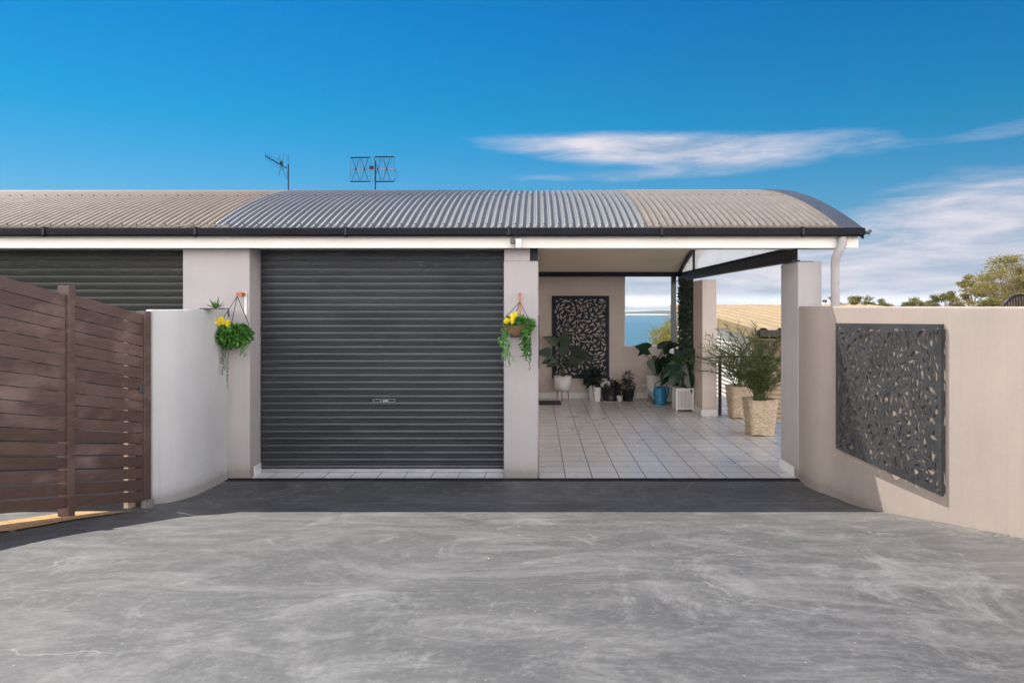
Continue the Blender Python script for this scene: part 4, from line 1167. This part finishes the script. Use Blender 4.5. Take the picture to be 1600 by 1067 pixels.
# ------------------------------------------------------------------ neighbour house
t = thing('neighbour_house', 'neighbouring house clad in cream corrugated sheet with sandy low roof', 'house', (4.6, 15.9, -3))
mb = MB(); xn = 4.60; pr = []; z = -3.2
def corr_wall(x0, y0, x1, y1, z0, zf, n_out, pitch, amp, m, name):
    mb = MB(); steps = 6; L = math.hypot(x1-x0, y1-y0); nn = max(1, int(L/.8))
    nz_ = int((3.2)/pitch*steps)
    for i in range(nn+1):
        u = i/nn; x = x0+(x1-x0)*u; y = y0+(y1-y0)*u; zt_ = zf(x, y)
        for k in range(nz_+1):
            zz = z0+k*pitch/steps; zz = min(zz, zt_); a = amp*math.sin(2*PI*k/steps)
            mb.v.append((x+n_out[0]*a, y+n_out[1]*a, zz))
    for i in range(nn):
        for k in range(nz_): a = i*(nz_+1)+k; mb.f.append((a, a+1, a+nz_+2, a+nz_+1))
    return mb.build(name, m, t, smooth=True)
def nz(y): return 1.20+.0525*(y-15.0)
corr_wall(xn, 24, xn, 15.9, -2.0, lambda x, y: nz(y)-.14, (-1, 0), .10, .018, 'clad_cream', 'side_wall')
corr_wall(xn, 15.9, 11, 15.9, -2.0, lambda x, y: 1.08, (0, -1), .10, .015, 'clad_tan', 'front_wall')
MB().box(xn+.02, 11, 15.92, 24, -3.4, -1.95).box(xn+.03, 11, 15.93, 24, -1.9, 1.03).build('core_wall', 'clad_tan', t)
MB().box(xn-.03, xn+.03, 15.86, 15.93, -2, 1.10).build('corner_trim', 'clad_cream', t)
mb = MB(); steps = 4; pitch = .36; x0 = xn-.12; n = int(6.6/pitch*steps)
for y in (15.0, 18, 21, 24.6):
    for i in range(n+1):
        x = x0+i*pitch/steps; mb.v.append((x, y, nz(y)+(.07 if i % 4 in (1, 2) else 0)))
for j in range(3):
    for i in range(n): a = j*(n+1)+i; mb.f.append((a, a+1, a+n+2, a+n+1))
o = mb.build('roof', 'roof_y', t)
mb = MB()
for a, b in ((15.0, 24.6),):
    mb.obox((x0-.03, a, nz(a)-.15), (.03, 0, 0), (0, b-a, nz(b)-nz(a)), (0, 0, .20))
mb.build('barge_board', 'roof_y', o)
mb = MB()
mb.box(x0, 11, 24.6, 24.75, nz(24.6)-.02, nz(24.6)+.05); mb.build('ridge_cap', 'roof_y', o)
mb = MB(); mb.box(x0+.05, 11, 14.88, 14.999, nz(15)-.10, nz(15)+.03); mb.build('gutter', 'brownrail', t)
mb = MB(); mb.box(x0-.0, 11, 15.0, 15.88, 1.03, 1.05); mb.build('soffit', 'roof_y', t)
# arched metal gate top beyond right wall
t = thing('arched_gate', 'dark metal gate with arched barred top just above the right wall', 'gate', (5.55, 8.6, -.1))
gx, gy = (1596-CX)*8.6/F, 8.6; rr = .23; z0 = P(0, 483, 8.6).z-.06
mb = MB(); mb.tube([(gx+rr*math.cos(PI*k/20), gy, z0+rr*.98*math.sin(PI*k/20)) for k in range(21)], .014, 8); mb.tube([(gx-rr, gy, -1), (gx-rr, gy, z0)], .014, 8); mb.tube([(gx+rr, gy, -1), (gx+rr, gy, z0)], .014, 8)
mb.build('frame', 'black', t)
mb = MB()
for k in range(1, 14):
    x = -rr+2*rr*k/14; mb.tube([(gx+x, gy, -1), (gx+x, gy, z0+math.sqrt(rr*rr-x*x)*.98)], .007, 6)
mb.build('bars', 'black', t)
MB().box(gx-rr, gx+rr, gy+.02, gy+.03, -1, z0+.02).build('sheet', 'black', t)

# ------------------------------------------------------------------ trees
def gum(px, py_top, Yt, wpx, label, m, seed, clumps, group=None, dense=1.0, flat=.42, hpx=None, leaf=.13, open_=False):
    rg = random.Random(seed); k = Yt/F
    cx_ = (px-CX)*k; ztop = H-(py_top-CY)*k; W = wpx*k; zg = T(cx_, Yt)
    Hc = (hpx or wpx*.55)*k
    t = thing('gum_tree', label, 'tree', (cx_, Yt, zg), group)
    tr = MB(); lf = MB(); base = Vector((cx_+rg.uniform(-.1,.1)*W, Yt, zg-.3)); fork = Vector((cx_, Yt, ztop-Hc*1.05))
    if fork.z < zg+.5: fork.z = zg+.6
    tr.tube([base, base.lerp(fork, .5)+Vector((rg.uniform(-.2,.2), 0, 0)), fork], [.022*W+.1, .018*W+.07, .014*W+.05], 8)
    for i in range(clumps):
        u = (i+.5)/clumps; ang = rg.uniform(0, 2*PI); r = math.sqrt(rg.random())
        x = cx_+W*.46*r*math.cos(ang); y = Yt+W*.4*r*math.sin(ang)
        env = ztop-Hc*(.0+.5*r*r)-rg.uniform(0, Hc*(.45 if not open_ else .75))
        c = Vector((x, y, env)); cr = W*rg.uniform(.08, .13)
        m1 = fork.lerp(c, .5)+Vector((rg.uniform(-.05,.05)*W, rg.uniform(-.05,.05)*W, -.05*Hc))
        tr.tube([fork, m1, c], [.008*W+.02, .005*W+.012, .006], 5)
        for q in range(3):
            e = c+Vector((rg.uniform(-1,1)*cr, rg.uniform(-1,1)*cr, rg.uniform(-.1,.5)*cr)); tr.tube([m1.lerp(c, .6), e], [.012, .004], 4)
        nl = int(150*dense)
        for q in range(nl):
            while True:
                v = Vector((rg.uniform(-1,1), rg.uniform(-1,1), rg.uniform(-1,1)))
                if .25 < v.length < 1: break
            p = c+Vector((v.x*cr, v.y*cr, v.z*cr*flat+.05*cr))
            if v.length > .85 and rg.random() < .4: p += v*cr*.25
            lf.blade(p, (rg.uniform(-1,1), rg.uniform(-1,1), rg.uniform(-.9,.6)), (rg.uniform(-1,1), rg.uniform(-1,1), rg.uniform(-1,1)), leaf*rg.uniform(.7,1.5), leaf*.42, .3, 2, .2, .8)
    tr.build('trunk', 'trunk', t); lf.build('crown', m, t)
G = 'gum trees beyond the right wall'
gum(1592, 400, 42, 190, 'large open gum tree with pale branches at the far right', 'gum', 21, 80, G, 1.5, .30, 88, .13, True)
gum(1520, 428, 46, 52, 'slender outer gum tree leaning left of the large one', 'gum', 22, 16, G, 1.1, .45, 45, .13, True)
gum(1478, 450, 58, 52, 'round olive gum crown left of the large gum tree', 'gum2', 23, 20, G, 1.2, .6, 40, .16)
gum(1438, 461, 66, 56, 'low flat gum crown between the round crown and the gap of sky', 'gum2', 24, 16, G, 1.1, .5, 30, .18)
gum(1378, 463, 70, 50, 'low gum crown right of the downpipe, nearer the gap of sky', 'gum2', 25, 14, G, 1.1, .5, 30, .18)
gum(1338, 459, 66, 66, 'low spreading gum crown just right of the downpipe', 'gum2', 26, 20, G, 1.2, .5, 36, .17)
gum(1292, 461, 70, 26, 'sparse pale gum crown peeping between pillar and downpipe', 'gum', 27, 6, G, .7, .5, 30, .16, True)
gum(1070, 494, 62, 150, 'sunlit yellow green tree on the slope seen through the window opening', 'gumy', 28, 85, None, 1.6, .6, 120, .18)
gum(1545, 462, 30, 40, 'low bushy shrub under the large gum tree', 'gum2', 29, 12, G, 1.0, .8, 30, .10)

# ------------------------------------------------------------------ haze
def haze():
    m = bpy.data.materials.new('air'); m.use_nodes = True; n = m.node_tree.nodes; n.remove(n['Principled BSDF'])
    v = n.new('ShaderNodeVolumePrincipled'); v.inputs['Color'].default_value = (.80, .88, 1, 1); v.inputs['Density'].default_value = HAZE
    m.node_tree.links.new(v.outputs[0], n['Material Output'].inputs['Volume'])
    mb = MB().box(-9200, 9200, -2200, 7900, SEA-8, 60)
    o = mb.build('haze', m); o['kind'] = 'stuff'
HAZE = .8e-4
if HAZE: haze()

# ------------------------------------------------------------------ world, sun, camera
SAZ, SEL = 43.5, 55.0
w = bpy.data.worlds.new('World'); sc.world = w; w.use_nodes = True
n = w.node_tree.nodes; l = w.node_tree.links; bg = n['Background']
class WN(NT):
    def __init__(s, w): s.t = w.node_tree; s.n = s.t.nodes; s.l = s.t.links; s.tc = s.n.new('ShaderNodeTexCoord')
W_ = WN(w)
sky = W_.new('ShaderNodeTexSky', sky_type='NISHITA'); sky.sun_disc = False
sky.sun_elevation = R(SEL); sky.sun_rotation = R(-SAZ); sky.altitude = 30; sky.air_density = 1.0; sky.dust_density = .4; sky.ozone_density = 2.0
hs = W_.new('ShaderNodeHueSaturation'); hs.inputs['Hue'].default_value = .488; hs.inputs['Saturation'].default_value = 1.32; hs.inputs['Value'].default_value = 1.0
l.new(sky.outputs[0], hs.inputs['Color'])
sep = W_.new('ShaderNodeSeparateXYZ'); l.new(W_.tc.outputs['Generated'], sep.inputs[0])
x, y, z = sep.outputs
az = W_.math('ARCTAN2', x, y); hyp = W_.math('SQRT', W_.math('ADD', W_.math('MULTIPLY', x, x), W_.math('MULTIPLY', y, y)))
el = W_.math('ARCTAN2', z, hyp)
cmb = W_.new('ShaderNodeCombineXYZ'); l.new(W_.math('MULTIPLY', az, 3.0), cmb.inputs[0]); l.new(W_.math('MULTIPLY', el, 17.0), cmb.inputs[1])
def wn(scale, detail, rough, dist, off):
    q = W_.new('ShaderNodeTexNoise'); q.inputs['Scale'].default_value = scale; q.inputs['Detail'].default_value = detail; q.inputs['Roughness'].default_value = rough; q.inputs['Distortion'].default_value = dist
    m = W_.new('ShaderNodeMapping'); m.inputs['Location'].default_value = off; l.new(cmb.outputs[0], m.inputs[0]); l.new(m.outputs[0], q.inputs['Vector']); return q.outputs['Fac']
nA = wn(1.0, 9, .62, .5, (3, 1, 0)); nB = wn(2.6, 8, .6, .4, (7, 3, 0))
def blob(a0, e0, sa, se, tilt=0):
    da = W_.math('DIVIDE', W_.math('SUBTRACT', az, a0), sa)
    de = W_.math('DIVIDE', W_.math('SUBTRACT', W_.math('SUBTRACT', el, e0), W_.math('MULTIPLY', W_.math('SUBTRACT', az, a0), tilt)), se)
    return W_.math('EXPONENT', W_.math('MULTIPLY', W_.math('ADD', W_.math('MULTIPLY', da, da), W_.math('MULTIPLY', de, de)), -1))
s1 = blob(.16, .205, .24, .024, -.06); s2 = blob(.07, .172, .16, .010); s3 = blob(.36, .214, .16, .018); s4 = blob(.60, .205, .09, .014, .1); s5 = blob(.42, .268, .035, .012, -.3)
lo1 = blob(.56, .095, .17, .055); lo2 = blob(.38, .035, .55, .055); lo3 = blob(-1.6, .06, .9, .05); lo4 = blob(2.4, .08, .8, .06)
def add(*a):
    r = a[0]
    for q in a[1:]: r = W_.math('ADD', r, q)
    return r
den = add(W_.math('MULTIPLY', s1, .72), W_.math('MULTIPLY', s2, .50), W_.math('MULTIPLY', s3, .30), W_.math('MULTIPLY', s4, .42), W_.math('MULTIPLY', s5, .22), W_.math('MULTIPLY', lo1, .9), W_.math('MULTIPLY', lo2, 1.05), W_.math('MULTIPLY', lo3, .6), W_.math('MULTIPLY', lo4, .6))
den = W_.math('MULTIPLY', den, W_.math('ADD', -.95, W_.math('ADD', W_.math('MULTIPLY', nA, 2.7), W_.math('MULTIPLY', nB, 1.5))))
mask = W_.ramp(den, [(.30, (0,0,0)), (.62, (.45,.45,.45)), (1.15, (.88,.88,.88))])
bk = W_.math('MULTIPLY', W_.ramp(W_.math('DIVIDE', y, hyp), [(.25, (1,1,1)), (.58, (0,0,0))]), W_.ramp(el, [(.0, (1,1,1)), (.75, (.9,.9,.9)), (1.0, (.2,.2,.2))]))
bkn = W_.ramp(W_.math('MULTIPLY', W_.math('ADD', nA, nB), .5), [(.36, (.35,.35,.35)), (.55, (1,1,1))])
fill_bank = W_.math('MULTIPLY', bk, bkn)  # unseen bright clouds added behind and beside camera to light front and portico
tint = W_.ramp(el, [(0, (.14,.205,.30)), (.12, (.115,.222,.29)), (.24, (.012,.242,.31)), (.37, (0,.22,.33)), (.6, (0,.165,.30))])
skb = W_.mix(1.0, hs.outputs[0], tint, 'MULTIPLY')
shade = W_.ramp(nB, [(.35, (1.35, 1.6, 2.05)), (.68, (2.9, 2.65, 2.8))])
CLB = 1.0
skyc = W_.mix(mask, skb, W_.mix(1.0, shade, (CLB, CLB, CLB), 'MULTIPLY'))
skyc = W_.mix(fill_bank, skyc, W_.ramp(el, [(0, (21, 19.6, 18.6)), (.25, (17, 16, 15.4)), (.5, (7.2, 7.2, 7.5)), (.8, (3.8, 4.0, 4.5)), (1, (3, 3.4, 4.1))]))
l.new(skyc, bg.inputs[0]); bg.inputs[1].default_value = .13

sd = Vector((-math.sin(R(SAZ))*math.cos(R(SEL)), math.cos(R(SAZ))*math.cos(R(SEL)), math.sin(R(SEL))))
L = bpy.data.lights.new('sun', 'SUN'); L.energy = 2.7; L.angle = R(.5); L.color = (1, .95, .87)
lo = bpy.data.objects.new('sun', L); COL.objects.link(lo); lo.rotation_euler = sd.to_track_quat('Z', 'Y').to_euler(); lo.location = sd*50
cam = bpy.data.cameras.new('camera'); co = bpy.data.objects.new('camera', cam); COL.objects.link(co)
cam.sensor_width = 36; cam.lens = F/1600*36; cam.shift_x = -(CX-800)/1600; cam.shift_y = -(533.5-CY)/1600
cam.clip_start = .05; cam.clip_end = 30000
co.location = (0, 0, H); co.rotation_euler = (R(90), 0, 0); sc.camera = co
vs = sc.view_settings; vs.view_transform = 'Standard'; vs.look = 'None'; vs.exposure = 1.25; vs.gamma = 1
